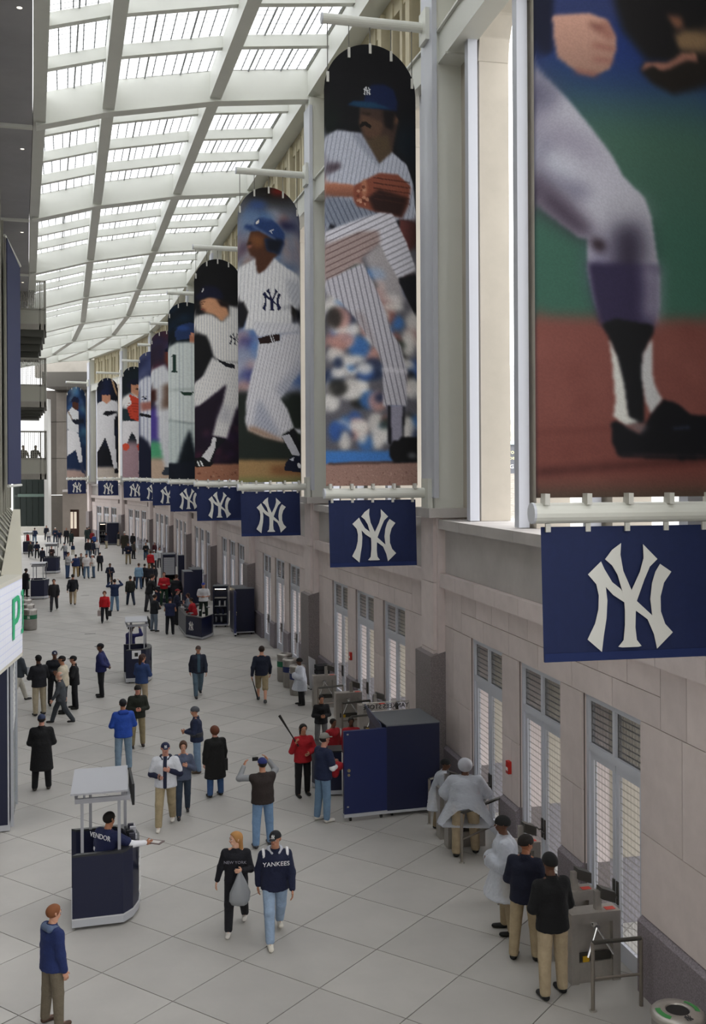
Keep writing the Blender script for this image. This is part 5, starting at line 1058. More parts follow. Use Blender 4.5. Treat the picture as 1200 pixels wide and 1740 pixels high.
person('man in black jacket with badge standing behind the red coated woman', 546, 1272, 1181, 180, 'hands', ('jacket', '121318'), '6a6a6c', ('short', '14100e'), 'a87458', True, '101010')
person('woman in red coat and black trousers holding a bat over her shoulder', 515, 1352, 1230, 172, 'bat', ('jacket', 'a01822'), '121216', ('long', '14100e'), 'b07a60', True, '101010')
person('man in grey cap and navy shirt holding red clothes by the store cabinet', 549, 1395, 1244, 70, 'hold', ('tshirt', '1a2340'), '66809a', ('cap', '7c7a74'), 'c08a78', True, 'c8c4be', sleeves='d8d8dc', wid=1.02)
person('dark haired clerk in red behind the counter, left of two', 566, 1322, 1221, 150, 'stand', ('jacket', RD), BK, ('short', '14100e'), D2_, False)
person('short haired clerk in red behind the counter, right of two', 597, 1322, 1219, 185, 'stand', ('jacket', RD), BK, ('short', '14100e'), D1_, False)
person('steward in clear poncho bending forward beside the navy cabinet', 745, 1412, 1289, 120, 'lean', ('poncho', 'ccd'), '9a8a70', ('knit', '101012'), D1_, True, '101010', sleeves='2a3040')
person('steward in wide clear poncho with hood seen from behind at the turnstile', 792, 1452, 1300, 20, 'lean', ('poncho', 'ccd'), 'a39278', ('hood', 'c8ccd6'), D1_, True, '101010', sleeves='8a8e9a', wid=1.3)
person('steward in white poncho and black knit hat facing left by the turnstiles', 862, 1584, 1384, -70, 'hands', ('poncho', 'ccd'), 'a9987c', ('knit', '121214'), D1_, True, '121214', sleeves='c8ccd8')
person('steward in navy jacket and knit hat turned right, second from the nearest', 893, 1630, 1418, 40, 'hands', ('jacket', '14182c'), 'a9987c', ('knit', '1c1614'), 'a0684c', True, '101010', turn=40)
person('steward in black jacket and khaki trousers, nearest of all, seen from behind', 940, 1692, 1449, -4, 'hands', ('jacket', '0f1013'), 'ac9b80', ('knit', '121214'), D1_, True, '0e0e10', wid=1.04)
# middle distance
MID = [
 ('woman in red sweater walking with two bags', 178, 1057, 1003, 185, 'walk', ('sweater', 'c01a22'), '1a1a22', ('bob', '5a3426'), 'c89882'),
 ('man in blue jacket and jeans with arms raised taking a picture', 195, 1039, 984, 10, 'photo', ('jacket', '1c2c4e'), '6a84a0', ('short', '2a1e18'), 'b9846a'),
 ('man in black leather jacket walking away near the woman in red', 222, 1029, 977, -10, 'walk2', ('jacket', '22241f'), '222c3e', ('short', '2c2420'), 'b9846a'),
 ('sweeper in dark uniform holding a broom and dustpan', 187, 998, 957, 178, 'hold', ('jacket', '1a2032'), '1b1f2c', ('short', '1c1614'), D2_),
 ('man in dark business suit and tie walking toward the viewer', 92, 1038, 982, 185, 'walk', ('suit', '28262a'), '35333a', ('short', '1c1614'), 'b9846a'),
 ('man in black blazer and khaki trousers walking away', 124, 1028, 974, 2, 'walk2', ('suit', '15171f'), 'a6947a', ('short', '1c1614'), 'a87458'),
 ('man in grey sweater and blue jeans at the left of a chatting group', 115, 983, 938, 120, 'hold', ('sweater', '9a9a9c'), '34486a', ('short', '2a1e18'), 'b9846a'),
 ('man in blue jacket and tan trousers with his back turned in a group', 129, 981, 942, 0, 'stand', ('jacket', '1f2f5c'), 'a08a62', ('short', '1c1614'), 'a87458'),
 ('person in grey coat between blue jacket and white shirt', 138, 979, 940, 180, 'stand', ('jacket', '5c5a5a'), '1c1c22', ('short', '4a342a'), 'c08a78'),
 ('man in open white shirt and jeans in the chatting group', 147, 983, 940, 170, 'stand', ('tshirt', 'cfcaca'), '5a7088', ('cap', '23262e'), 'b9846a'),
 ('man in white shirt and white cap at the right of the group', 159, 982, 941, -90, 'hold', ('tshirt', 'dcdad8'), '4c6078', ('cap', 'dcdcdc'), 'c08a78'),
 ('man in black jacket behind the white capped man', 170, 971, 938, 10, 'stand', ('jacket', '171a24'), '16171c', ('cap', '15171f'), 'b9846a'),
 ('person in long black coat leaning by the third cart', 43, 1014, 966, 60, 'hands', ('coat', '16161c'), '16161a', ('short', '1a1614'), D1_),
 ('man in navy jacket and khaki trousers standing right of centre far back', 218, 959, 921, 180, 'hands', ('jacket', '161c34'), '8f8268', ('cap', '15171f'), 'b9846a'),
 ('woman in dark coat behind the khaki man', 227, 950, 919, 60, 'stand', ('jacket', '4a4640'), '1b1b20', ('long', '1c1614'), 'b9846a'),
 ('man in black jacket and blue jeans near the barrier', 248, 952, 922, 185, 'hands', ('jacket', '1c1f22'), '2c4a66', ('short', '1c1614'), 'b9846a'),
 ('woman in light blue jacket with a brown shoulder bag', 236, 1001, 957, 20, 'stand', ('jacket', '7fa0bc'), '3a5070', ('short', '4a3428'), 'c08a78'),
 ('person in black coat just left of the crowded counter', 246, 998, 958, 30, 'stand', ('jacket', '17171e'), '15161c', ('short', '2c2420'), 'b9846a'),
 ('man in black jacket and grey jeans looking down at the store counter', 262, 1073, 1010, 60, 'hold', ('jacket', '1c1f24'), '6a7684', ('short', '2c1e18'), 'b9846a'),
 ('man in navy vest with white monogram and dark cap seen from behind', 289, 1078, 1014, 20, 'hold', ('vest', '1a2140'), '16181f', ('cap', '14182c'), 'b9846a'),
 ('man in navy and white jacket with red cap facing right', 300, 1062, 1000, 90, 'hold', ('jacket', '1c2238'), '16181f', ('cap', '8a1e24'), 'c08a78'),
 ('man in white jersey and blue cap standing behind the counter', 346, 1052, 989, 190, 'hands', ('tshirt', 'd4d4d8'), '1d2a24', ('cap', '25388a'), 'b9846a'),
 ('clerk in red jacket bent over the curved counter', 331, 1072, 1017, -60, 'lean', ('jacket', 'a81c28'), BK, ('short', '241a16'), 'b9846a'),
 ('woman with dark hair in grey top inside the curved counter', 321, 1060, 1008, -70, 'hold', ('jacket', '7c828e'), BK, ('long', '3a2620'), 'c08a78'),
 ('man in dark suit standing at the left of the tall navy cabinet', 300, 1036, 976, 20, 'stand', ('suit', '15171f'), '15171f', ('short', '3a2418'), 'c08a78'),
 ('clerk in red sweater behind the monogram counter', 279, 1029, 972, 185, 'hands', ('sweater', 'b01c28'), '1d3a2c', ('short', '5a3a26'), 'c08a78'),
 ('man in black jacket bending over the monogram counter', 253, 1040, 977, 70, 'lean', ('jacket', '17181c'), '3a3a40', ('short', '2c1e18'), 'c08a78'),
 ('man in red jacket in the queue', 256, 975, 936, 30, 'stand', ('jacket', 'b81c24'), '1c1c22', ('short', '4a3428'), 'c08a78'),
 ('man in white shirt and white hat behind the queue', 262, 968, 934, 20, 'stand', ('jacket', 'b9c0c8'), '2c2c34', ('cap', 'dcdce0'), 'c08a78'),
 ('person in white poncho standing near the shuttered booth', 271, 965, 930, 160, 'stand', ('jacket', 'c6cace'), '2c2c34', ('short', '4a3428'), 'c08a78'),
 ('woman in dark jacket within the queue', 254, 1002, 958, 20, 'stand', ('jacket', '1b1d28'), '17181c', ('long', '7a5c3c'), 'c08a78'),
 ('man in dark jacket at the right of the queue', 262, 1000, 960, -20, 'stand', ('jacket', '181a22'), '17181c', ('short', '2a1e18'), 'c08a78'),
 ('person in red jacket at the booth opening', 278, 940, 921, 180, 'stand', ('jacket', 'b81c24'), BK, ('short', '2a1e18'), 'b9846a'),
 ('person in burgundy jacket seated left of the red jacket', 263, 945, 922, 180, 'stand', ('jacket', '4a1c24'), BK, ('short', '2a1e18'), 'b9846a'),
 ('steward in white poncho near the metal barriers', 250, 948, 917, 150, 'stand', ('jacket', 'c2c6c6'), '8f8878', ('short', '1a1614'), D1_),
 ('man in black jacket by the door left of the barriers', 226, 934, 906, 200, 'stand', ('jacket', '1b1c20'), '2c2c34', ('short', '1a1614'), D1_),
 ('man in olive coat and white hair left of the barriers', 212, 942, 903, -10, 'stand', ('coat', '2c2a22'), '1c2030', ('short', 'c8c6c2'), 'c08a78'),
 ('man in khaki trousers standing before the far navy kiosk', 181, 932, 905, -60, 'stand', ('jacket', '141c34'), 'b0a890', ('short', '1a1614'), 'b9846a'),
 ('man in khaki trousers at the right end of the far kiosk', 201, 928, 903, 80, 'stand', ('jacket', '1c1f28'), 'bab2a0', ('short', '1a1614'), 'b9846a'),
 ('man in black jacket with white stripes facing the queue', 150, 951, 915, 185, 'walk', ('jacket', '1c2028'), '5a7088', ('short', '6a4a38'), 'c08a78'),
 ('man in white shirt with red scarf', 165, 944, 917, 190, 'stand', ('tshirt', 'd0cccc'), '3a4656', ('short', '3a2418'), 'c08a78'),
 ('person in dark blue coat between striped jacket and white shirt', 157, 949, 917, 20, 'stand', ('jacket', '1f2438'), '1c1f28', ('short', '2a1e18'), 'b9846a'),
 ('person in red jacket in the far kiosk crowd, left', 157, 926, 902, 10, 'stand', ('jacket', '8c2028'), '1c1f28', ('short', 'a88a68'), 'c08a78'),
 ('person in blue jacket in the far kiosk crowd', 160, 931, 908, 30, 'stand', ('jacket', '2a4a8a'), '1c1f28', ('short', '6a4a38'), 'c08a78'),
 ('person in red jacket close to the far kiosk counter', 172, 922, 901, -30, 'stand', ('jacket', '8c2028'), '1c1f28', ('short', '1a1614'), 'b9846a'),
 ('person in dark green coat at the left of the far crowd', 148, 922, 896, 10, 'stand', ('coat', '2a3a38'), '1c1f28', ('short', '1a1614'), 'b9846a'),
 ('person in black coat in front of the stone pier', 151, 917, 895, 30, 'stand', ('jacket', '1a1c20'), '1c1f28', ('short', '1a1614'), 'b9846a'),
 ('man in navy jacket with white patch, seen from behind, middle left', 124, 943, 924, 10, 'stand', ('jacket', '1c3050'), 'a09a86', ('short', '4a3428'), 'b9846a'),
 ('man in grey jacket walking left of the navy jacket with white patch', 111, 951, 922, -30, 'lean', ('jacket', '8a8c90'), '232c50', ('cap', '232a44'), 'c08a78'),
 ('person in teal dark coat with red shawl', 121, 928, 902, 30, 'stand', ('coat', '1c2c2c'), '1c1c22', ('long', '2a1e18'), 'b9846a'),
 ('man in black and white jacket left of the shawl', 113, 924, 897, 190, 'stand', ('jacket', '1a1c24'), '16171c', ('short', '6a4a38'), 'c08a78'),
 ('man in navy jersey with white sleeves seen from behind', 101, 924, 901, 5, 'stand', ('tshirt', '1f2740'), '6a7078', ('short', '4a3428'), 'c08a78'),
 ('man in dark jacket and white hat beside the jersey', 94, 923, 896, 185, 'hands', ('jacket', '23304a'), '3a4a60', ('cap', 'd8d4d0'), 'c08a78'),
 ('man in white number shirt seen from behind', 83, 921, 901, 5, 'stand', ('tshirt', 'd8d8da'), '26304e', ('short', '6a6458'), 'b9846a'),
 ('man in dark coat left of the white number shirt', 79, 918, 893, 185, 'stand', ('jacket', '1b1e30'), '1b1e30', ('short', '2a1e18'), 'b9846a'),
 ('person in dark cap near the far doorway', 119, 905, 888, 20, 'stand', ('jacket', '2a2c28'), '1c1c22', ('cap', '1c1c20'), 'b9846a'),
 ('person in tan coat near the far end', 109, 908, 888, 20, 'stand', ('coat', '8a8068'), '4a4438', ('short', '4a4438'), 'b9846a'),
 ('person in olive jacket near the far end', 100, 905, 889, 30, 'stand', ('jacket', '6a6450'), '3a3830', ('short', '5a5444'), 'b9846a'),
 ('man in navy jacket and pale jeans seen from behind, far left', 59, 924, 897, 10, 'hold', ('jacket', '1f2b48'), '7a90a8', ('short', '3a3024'), 'c08a78'),
 ('person in camouflage dark coat walking at far left', 52, 947, 919, 190, 'walk', ('jacket', '3a3e40'), '2a2e34', ('short', '3a2418'), 'b9846a'),
 ('man in navy jacket with hands on hips, back turned, far left', 63, 949, 920, 5, 'back', ('jacket', '1b2036'), '16171c', ('short', '1a1614'), 'b9846a'),
 ('person in dark jacket with white lettering by the fourth cart', 72, 962, 930, 30, 'stand', ('jacket', '1f2436'), '1d2130', ('short', '3a2418'), 'b9846a'),
 ('person in red jacket serving in the fifth cart', 47, 932, 904, 60, 'stand', ('jacket', 'a82028'), BK, ('short', '1a1614'), 'b9846a'),
 ('vendor with pale cap in the fourth cart', 88, 958, 928, 190, 'hands', ('jacket', '3a2c2c'), BK, ('short', '6a4a38'), 'c08a78'),
]
for t in MID:
    lab, px, py, hd_, fc, po, top, bot, hair, sk = t; person(lab, px, py, hd_, fc, po, top, bot, hair, sk, False)
person('vendor in navy uniform with white shoulder stripe inside the second cart', 222, 1140, 1062, 60, 'photo', ('jacket', '26265a'), BK, ('knit', '14141a'), D1_, False)
person('person on the lowest balcony leaning on the rail in a tan coat', 38, 812, 720, 160, 'lean', ('jacket', '6a5a50'), '2c2c34', ('short', '2a1e18'), 'b9846a', False, D_=65.5, z=zat(812, DB)+.36, scale=1.0)
person('second person on the lowest balcony in a dark jacket', 58, 812, 720, 150, 'lean', ('jacket', '3c3a3c'), '2c2c34', ('short', '2a1e18'), 'b9846a', False, D_=65.8, z=zat(812, DB)+.36, scale=1.0)
# ------------------------------------------------------------ vendor carts, store cabinets, turnstiles, rails, cans
ROOFC = M('a9aab0', .5, .2); TOPD = M('2a2b2e', .3)
def cart(label, x, y, rz=0.0, sc=1.0, poster=False, roof=True):
    p = G(x, y); r = thing('vendor_cart', label, 'cart', (p.x, p.y, 0), rz, 'navy vendor carts with metal canopies'); r.scale = (sc,)*3
    prof = [(0, 0), (.82, 0), (.99, .2), (1.1, .5), (1.14, .8), (1.08, 1.15), (.9, 1.35), (0, 1.35)]
    inner = [(.08, .08), (.76, .08), (.92, .26), (1.0, .5), (1.04, .8), (.98, 1.1), (.85, 1.27), (.08, 1.27)]
    m = MB(); n = len(prof)
    for i in range(n-1):                                                # hollow body: shell of walls
        a, b, c, d = prof[i], prof[i+1], inner[i+1], inner[i]; m.hexa([(*a, .16), (*b, .16), (*c, .16), (*d, .16), (*a, 1.2), (*b, 1.2), (*c, 1.2), (*d, 1.2)])
    m.build('cart_body', NAVY, r)
    MB().prism([(x_*1.015-.008, y_*1.01-.01) for x_, y_ in prof], .05, .17).build('base_plinth', ALU, r)
    m = MB(); m.prism([(x_*1.02-.01, y_*1.01-.012) for x_, y_ in prof], .17, .19); m.build('bumper_strip', M('d2d3d6', .3, .5), r)
    m = MB()
    for i in range(n-1):
        a, b = prof[i], prof[i+1]; c = (inner[i+1][0]-.1*(inner[i+1][0] > .5), inner[i+1][1]); d = (inner[i][0]-.1*(inner[i][0] > .5), inner[i][1]); m.hexa([(*a, 1.2), (*b, 1.2), (*c, 1.2), (*d, 1.2), (*a, 1.235), (*b, 1.235), (*c, 1.235), (*d, 1.235)])
    m.build('counter_top', TOPD, r)
    for px_, py_ in ((.14, .08), (.74, .08), (.3, 1.22), (.9, 1.22)): bx('canopy_post', r, GREYR, px_, px_+.05, py_, py_+.05, 1.235, 2.13)
    if roof:
        f = MB(); f.box(.05, .95, .05, .1, 2.06, 2.14); f.box(.05, .95, 1.22, 1.27, 2.06, 2.14); f.box(.05, .1, .1, 1.22, 2.06, 2.14); f.box(.9, .95, .1, 1.22, 2.06, 2.14); f.build('canopy_frame', GREYR, r)
        for px_, py_ in ((.18, .1), (.8, .1), (.3, 1.15), (.85, 1.15)): bx('canopy_strut', r, GREYR, px_, px_+.04, py_, py_+.04, 2.14, 2.25)
        MB().hexa([(-.02, -.08, 2.24), (.9, -.08, 2.24), (.98, 1.4, 2.24), (.06, 1.4, 2.24), (-.02, -.08, 2.27), (.9, -.08, 2.27), (.98, 1.4, 2.27), (.06, 1.4, 2.27)]).build('canopy_roof', ROOFC, r)
        sg = MB().box(.98, 1.02, .1, 1.1, 1.95, 2.3).build('canopy_sign', BLACK, r)
        for k in range(7): MB().box(1.02, 1.03, .15+k*.13, .23+k*.13, 2.0, 2.25).build('sign_slat', GREYR, sg)
    lo = link('monogram', logo_mesh(.62, WHITE), r, (1.13, .58, .72)); lo.rotation_euler = (0, 0, math.pi/2-.12)
    for px_, py_ in ((.15, .12), (.75, .12), (.15, 1.2), (.8, 1.2)): MB().tube((px_, py_-.02, .035), (px_, py_+.02, .035), .035, n=10).build('caster', BLACK, r)
    if poster:
        ps = MB().box(.25, .62, -.02, -.01, .9, 1.2).build('paper_poster', M('dedee2', .7), r); MB().box(.36, .5, -.024, -.02, .98, 1.12).build('poster_print', BLACK, ps)
    return r
cart('navy vendor cart with grey canopy, nearest, holding the vendor with outstretched arm', 123, 1582)
cart('navy vendor cart with white poster on its side, second nearest', 214, 1162, 0, .98, True).scale.x = .86
cart('navy vendor cart third from the viewer, beside the man in a suit', 52, 1019, 0, .95)
cart('navy vendor cart fourth from the viewer with merchandise piled on top', 76, 975, 0, 1.0)
cart('navy vendor cart farthest at left with a red clad server', 39, 941, 0, .9)
p = hand_pt('vendor in navy pinstripe shirt leaning out of the nearest cart with arm stretched', 'R', .16)
t = thing('program_booklet', 'colourful program booklet held out by the vendor', 'booklet', p, -.6); MB().box(-.1, .16, -.09, .09, -.006, .006).build('booklet_cover', M('6a5a58', .5), t); MB().box(-.06, .12, -.06, .05, .006, .009).build('cover_print', M('c8c4c0', .5), t)
b0 = G(123, 1582)
ORD = ['first', 'second', 'third', 'fourth', 'fifth', 'sixth', 'seventh', 'eighth', 'ninth']
for i in range(9):
    t = thing('souvenir_item', '%s souvenir box on the nearest cart counter, %s back from its front corner' % (['black', 'dark blue', 'pale grey'][i % 3], ORD[i]), 'souvenir', (b0.x+.97+.03*(i % 3), b0.y+.35+i*.085, 1.237), 0, 'souvenirs on the nearest cart'); MB().box(-.05, .05, -.03, .03, 0, .08+.05*(i % 2)).build('souvenir_box', M(['1c1c22', '2c2c3a', 'b8b8be'][i % 3], .5), t)
def cabinet(label, x, y, w_, d_, h_, rz=0, door=None, shutter=False, lit=False, sign=False, roofc=True, name='store_cabinet'):
    p = G(x, y); r = thing(name, label, 'cabinet', (p.x, p.y, 0), rz, 'navy rolling store cabinets')
    if lit or shutter:
        m = MB(); m.box(0, .05, 0, d_, .14, h_); m.box(w_-.05, w_, 0, d_, .14, h_); m.box(.05, w_-.05, d_-.05, d_, .14, h_); m.box(.05, w_-.05, 0, d_-.05, h_-.12, h_); m.box(.05, w_-.05, 0, d_-.05, .14, .22); m.build('cabinet_shell', NAVY, r)
    else: MB().box(0, w_, 0, d_, .14, h_).build('cabinet_shell', NAVY, r)
    if roofc: MB().box(-.01, w_+.01, -.01, d_+.01, h_, h_+.025).build('cabinet_roof', M('63666c', .5), r)
    MB().box(-.01, w_+.01, -.02, d_, .09, .14).build('base_rail', ALU, r)
    for a, b in ((.12, .1), (w_-.15, .1), (.12, d_-.12), (w_-.15, d_-.12)): MB().tube((a, b, .045), (a+.04, b, .045), .045, n=10).build('caster', BLACK, r)
    if shutter: 
        for k in range(9): bx('shutter_slat', r, GREYR, .06, w_-.06, .02, .035, .75+k*.13, .87+k*.13)
        for k in range(5): MB().box(.1+k*.2, .26+k*.2, .05, .3, .24, .4+.06*(k % 2)).build('merchandise_box', M(['b08a6a', '9a2a2a', '2a4a3a'][k % 3], .7), r)
    if lit:
        for z in (.6, 1.0, 1.4): bx('shelf', r, GREYR, .06, w_-.06, .1, d_-.06, z, z+.02)
        for k in range(6): MB().box(.1+k*(w_-.2)/6, .1+(k+.8)*(w_-.2)/6, .15, .4, .24+.38*(k % 3), .5+.38*(k % 3)).build('folded_shirt', M(['8a8c92', '1c2240', 'c8c8cc'][k % 3], .8), r)
        MB().box(.1, w_-.1, .08, .12, h_-.16, h_-.13).build('shelf_light', M('ffedc8', .5, emit=6), r)
    if door:
        dw, ang = door; dr = MB().box(-dw, 0, 0, .1, .16, h_-.04).build('cabinet_door', M('182250', .4), r); dr.rotation_euler = (0, 0, ang)
        k = MB().tube((-dw+.1, -.03, 1.1), (-dw+.1, 0, 1.1), .035, n=10).build('door_lock', M('a89a7a', .3, .8), dr); MB().tube((-dw+.1, -.025, 1.0), (-dw+.1, 0, 1.0), .028, n=10).build('door_lock', M('a89a7a', .3, .8), dr)
        MB().box(-dw-.01, 0, -.02, .11, .09, .16).build('door_rail', ALU, dr)
        for q_ in (-dw+.12, -.15): MB().tube((q_, .03, .045), (q_+.04, .03, .045), .045, n=10).build('caster', BLACK, dr)
        for zc in (.3, h_-.12): MB().box(-dw+.06, -dw+.1, -.01, 0, zc, zc+.03).build('door_bolt', INOX, dr)
    if sign:
        s_ = MB().tube((-.15, d_, h_+.22), (w_-.25, d_, h_+.22), .015, n=6); s_.tube((-.15, d_, h_+.02), (w_-.25, d_, h_+.02), .015, n=6)
        for q_ in (-.15, .15, w_-.25): s_.tube((q_, d_, h_), (q_, d_, h_+.22), .012, n=6)
        so = s_.build('sign_frame', INOX, r); t = link('sign_lettering', text_mesh('YANKEES STORE', .15, BLACK, .01), so, (w_/2-.2, d_+.02, h_+.12)); t.rotation_euler = (math.pi/2, 0, math.pi)
        m = MB().hexa([(-.02, .1, h_-.3), (0, .1, h_-.3), (0, d_, h_-.1), (-.02, d_, h_-.1), (-.12, .1, h_+.05), (-.1, .1, h_+.05), (-.1, d_, h_+.22), (-.12, d_, h_+.22)]); sp = m.build('side_sign', M('4a5068', .5), r)
    return r
cabinet('large navy store cabinet with open door panel and sign rail beside the poncho stewards', 658, 1389, 1.22, 1.35, 1.98, 0, (.97, .03), sign=True)
cabinet('navy cabinet with grey top and open side beside the curved monogram counter', 400, 1079, .9, 1.6, 2.12, 0, (.55, 1.5), name='store_cabinet')
cabinet('lit display cabinet full of shirts left of the grey topped cabinet', 362, 1066, .72, .6, 2.0, -.25, None, lit=True)
cabinet('tall plain navy cabinet behind the man in white jersey', 313, 1037, .48, 1.2, 2.1, 0)
cabinet('wide navy cabinet just behind the tall plain one', 326, 1030, .62, 1.6, 2.05, .0)
cabinet('navy cabinet with grey rolling shutter and boxes underneath', 277, 996, .84, 1.6, 2.1, 0, None, shutter=True)
cabinet('navy cabinet panel at right of the shutter', 303, 993, .42, .5, 1.95, 0)
cabinet('far navy kiosk cabinet with lit opening before the last doors', 169, 925, .7, 2.2, 2.3, 0, None, lit=True)
cabinet('far plain navy kiosk cabinet adjoining the lit one', 182, 926, 1.75, 2.2, 2.3, 0)
def counter(label, pts, h_, logo=None, trim=True, back=.5):
    P = [G(*q_) for q_ in pts]; o = P[0].copy(); r = thing('sales_counter', label, 'counter', (o.x, o.y, 0))
    Q = [(q_.x-o.x, q_.y-o.y) for q_ in P]; C_ = [(x_+.12, y_+back) for x_, y_ in Q][::-1]; F = Q+C_
    MB().prism(F, .12, h_).build('counter_body', NAVY, r); MB().prism([(a*1.01, b*1.01-.01) for a, b in F], .04, .13).build('base_rail', ALU, r); MB().prism([(a*1.01, b*1.01-.02) for a, b in F], h_, h_+.03).build('counter_top', TOPD, r)
    if logo is not None:
        a, b = Vector((*Q[logo], 0)), Vector((*Q[logo+1], 0)); c = a.lerp(b, .35 if len(Q) > 2 else .5); n_ = Vector(((b-a).y, -(b-a).x, 0)).normalized(); l_ = link('monogram', logo_mesh(.36, WHITE), r, c+n_*.012+Vector((0, 0, h_*.58))); l_.rotation_euler = (0, 0, math.atan2((b-a).y, (b-a).x))
    return r, o, h_
c1 = counter('navy counter with silver base at the left of the large store cabinet', [(530, 1338), (556, 1353), (581, 1352)], 1.02)
c2 = counter('curved navy counter with white monogram and glass front in mid hall', [(303, 1066), (316, 1083), (343, 1088), (360, 1081)], .98, 1, back=.38)
c3 = counter('navy counter with large white monogram behind the curved counter', [(263, 1027), (300, 1029)], 1.0, 0, back=.5)
for i in range(7):
    P = G(308+i*7.3, 1070+(i % 3)*6); t = thing('souvenir', '%s folded souvenir on the curved monogram counter, %s from the left' % (['white', 'black', 'grey', 'navy'][i % 4], ORD[i]), 'souvenir', (P.x+.1, P.y+.35, 1.012), .3*i, 'souvenirs on the curved counter'); MB().box(-.09, .09, -.06, .06, 0, .05+.03*(i % 2)).build('souvenir_item', M(['c8c8cc', '1c1c24', '8a8a90', '1d2a55'][i % 4], .7), t)
# turnstiles
TG = M('b8443a', .5, emit=.15); TY = M('c8a020', .6)
def turnstile(label, x, y, wdt=.8, ang=0.0):
    p = G(x, y); r = thing('turnstile', label, 'turnstile', (p.x, p.y, 0), ang, 'steel turnstiles at the right wall doors')
    m = MB(); m.box(0, .12, 0, .26, 0, 1.0); m.box(wdt-.12, wdt, 0, .26, 0, 1.0); m.box(.12, wdt-.12, .1, .26, 0, 1.0); m.box(.12, wdt-.12, 0, .1, .88, 1.0); m.box(.12, wdt-.12, .03, .1, 0, .3); m.build('cabinet_body', INOX, r)
    MB().box(.13, wdt-.13, .06, .1, .3, .42).build('coin_tray', M('3a3834', .5), r); MB().box(.2, .3, .04, .06, .3, .38).build('yellow_tag', TY, r)
    MB().box(.0, wdt, -.01, .27, 1.0, 1.03).build('lid', INOX, r); MB().box(wdt-.2, wdt-.05, .05, .15, 1.03, 1.035).build('red_indicator', TG, r)
    h = MB(); h.tube((wdt*.48, .1, .86), (wdt*.48, -.06, .83), .05, n=10); h.build('tripod_hub', M('c6c6c8', .2, .9), r)
    for a_ in (-.5, .55, ): MB().tube((wdt*.48, -.05, .83), (wdt*.48+math.sin(a_)*.4, -.16, .83-math.cos(a_)*.42), .018, n=8).build('tripod_arm', M('d2d2d4', .2, .9), r)
    rd = MB(); rd.box(wdt-.36, wdt-.26, .08, .16, 1.03, 1.3); rd.build('reader_post', INOX, r); MB().hexa([(wdt-.28, .03, 1.2), (wdt-.06, .03, 1.12), (wdt-.06, .2, 1.12), (wdt-.28, .2, 1.2), (wdt-.28, .03, 1.36), (wdt-.06, .03, 1.28), (wdt-.06, .2, 1.28), (wdt-.28, .2, 1.36)]).build('ticket_reader', INOXD, r)
    return r
TS = [('nearest steel turnstile with tripod arms by the last doorway', 972, 1675, .78), ('steel turnstile directly behind the nearest one', 932, 1635, .8), ('steel turnstile beside the steward in white poncho', 846, 1538, .8),
      ('steel turnstile hidden behind the hooded poncho steward', 762, 1443, .78), ('slim steel turnstile left of the hooded poncho steward', 748, 1427, .5),
      ('steel turnstile nearest in the row behind the store cabinet', 611, 1262, .8), ('middle steel turnstile in the row behind the store cabinet', 571, 1238, .8), ('far steel turnstile beside the poncho steward and cans', 533, 1204, .75)]
for l_, x, y, w_ in TS: turnstile(l_, x, y, w_, -.04)
RAILC = M('8d857d', .4, .6)
def rail(label, a, b, h_=.95):
    a = G(*a); b = G(*b); r = thing('steel_railing', label, 'railing', (a.x, a.y, 0), 0, 'bent steel rails by the turnstiles'); d = b-a; Z = lambda z: Vector((0, 0, z))
    MB().tube(Z(0), Z(h_), .028)  .build('rail_post', RAILC, r); MB().tube(d, d+Z(h_), .028)  .build('rail_post', RAILC, r); MB().tube(Z(h_), d+Z(h_), .03).build('top_rail', INOXD, r); MB().tube(Z(h_*.47), d+Z(h_*.47), .02).build('middle_rail', RAILC, r)
    MB().lathe([(0, .02), (.05, .015), (.055, 0)], 10).build('floor_flange', INOX, r)
RL = [('nearest bent steel railing by the trash can', (1008, 1718), (1090, 1709)), ('steel railing behind the nearest turnstile', (935, 1612), (985, 1604)), ('steel railing in front of the hooded poncho steward', (785, 1466), (850, 1436)), ('short steel railing left of the bending steward', (730, 1400), (745, 1394)),
      ('steel railing in front of the far turnstile', (541, 1222), (583, 1217)), ('steel railing in front of the middle turnstile', (582, 1252), (629, 1246)), ('steel railing behind the store cabinet', (597, 1278), (660, 1270))]
for l_, a, b in RL: rail(l_, a, b)
CANM = M('a39f9a', .35, .75, noise=(3, .1))
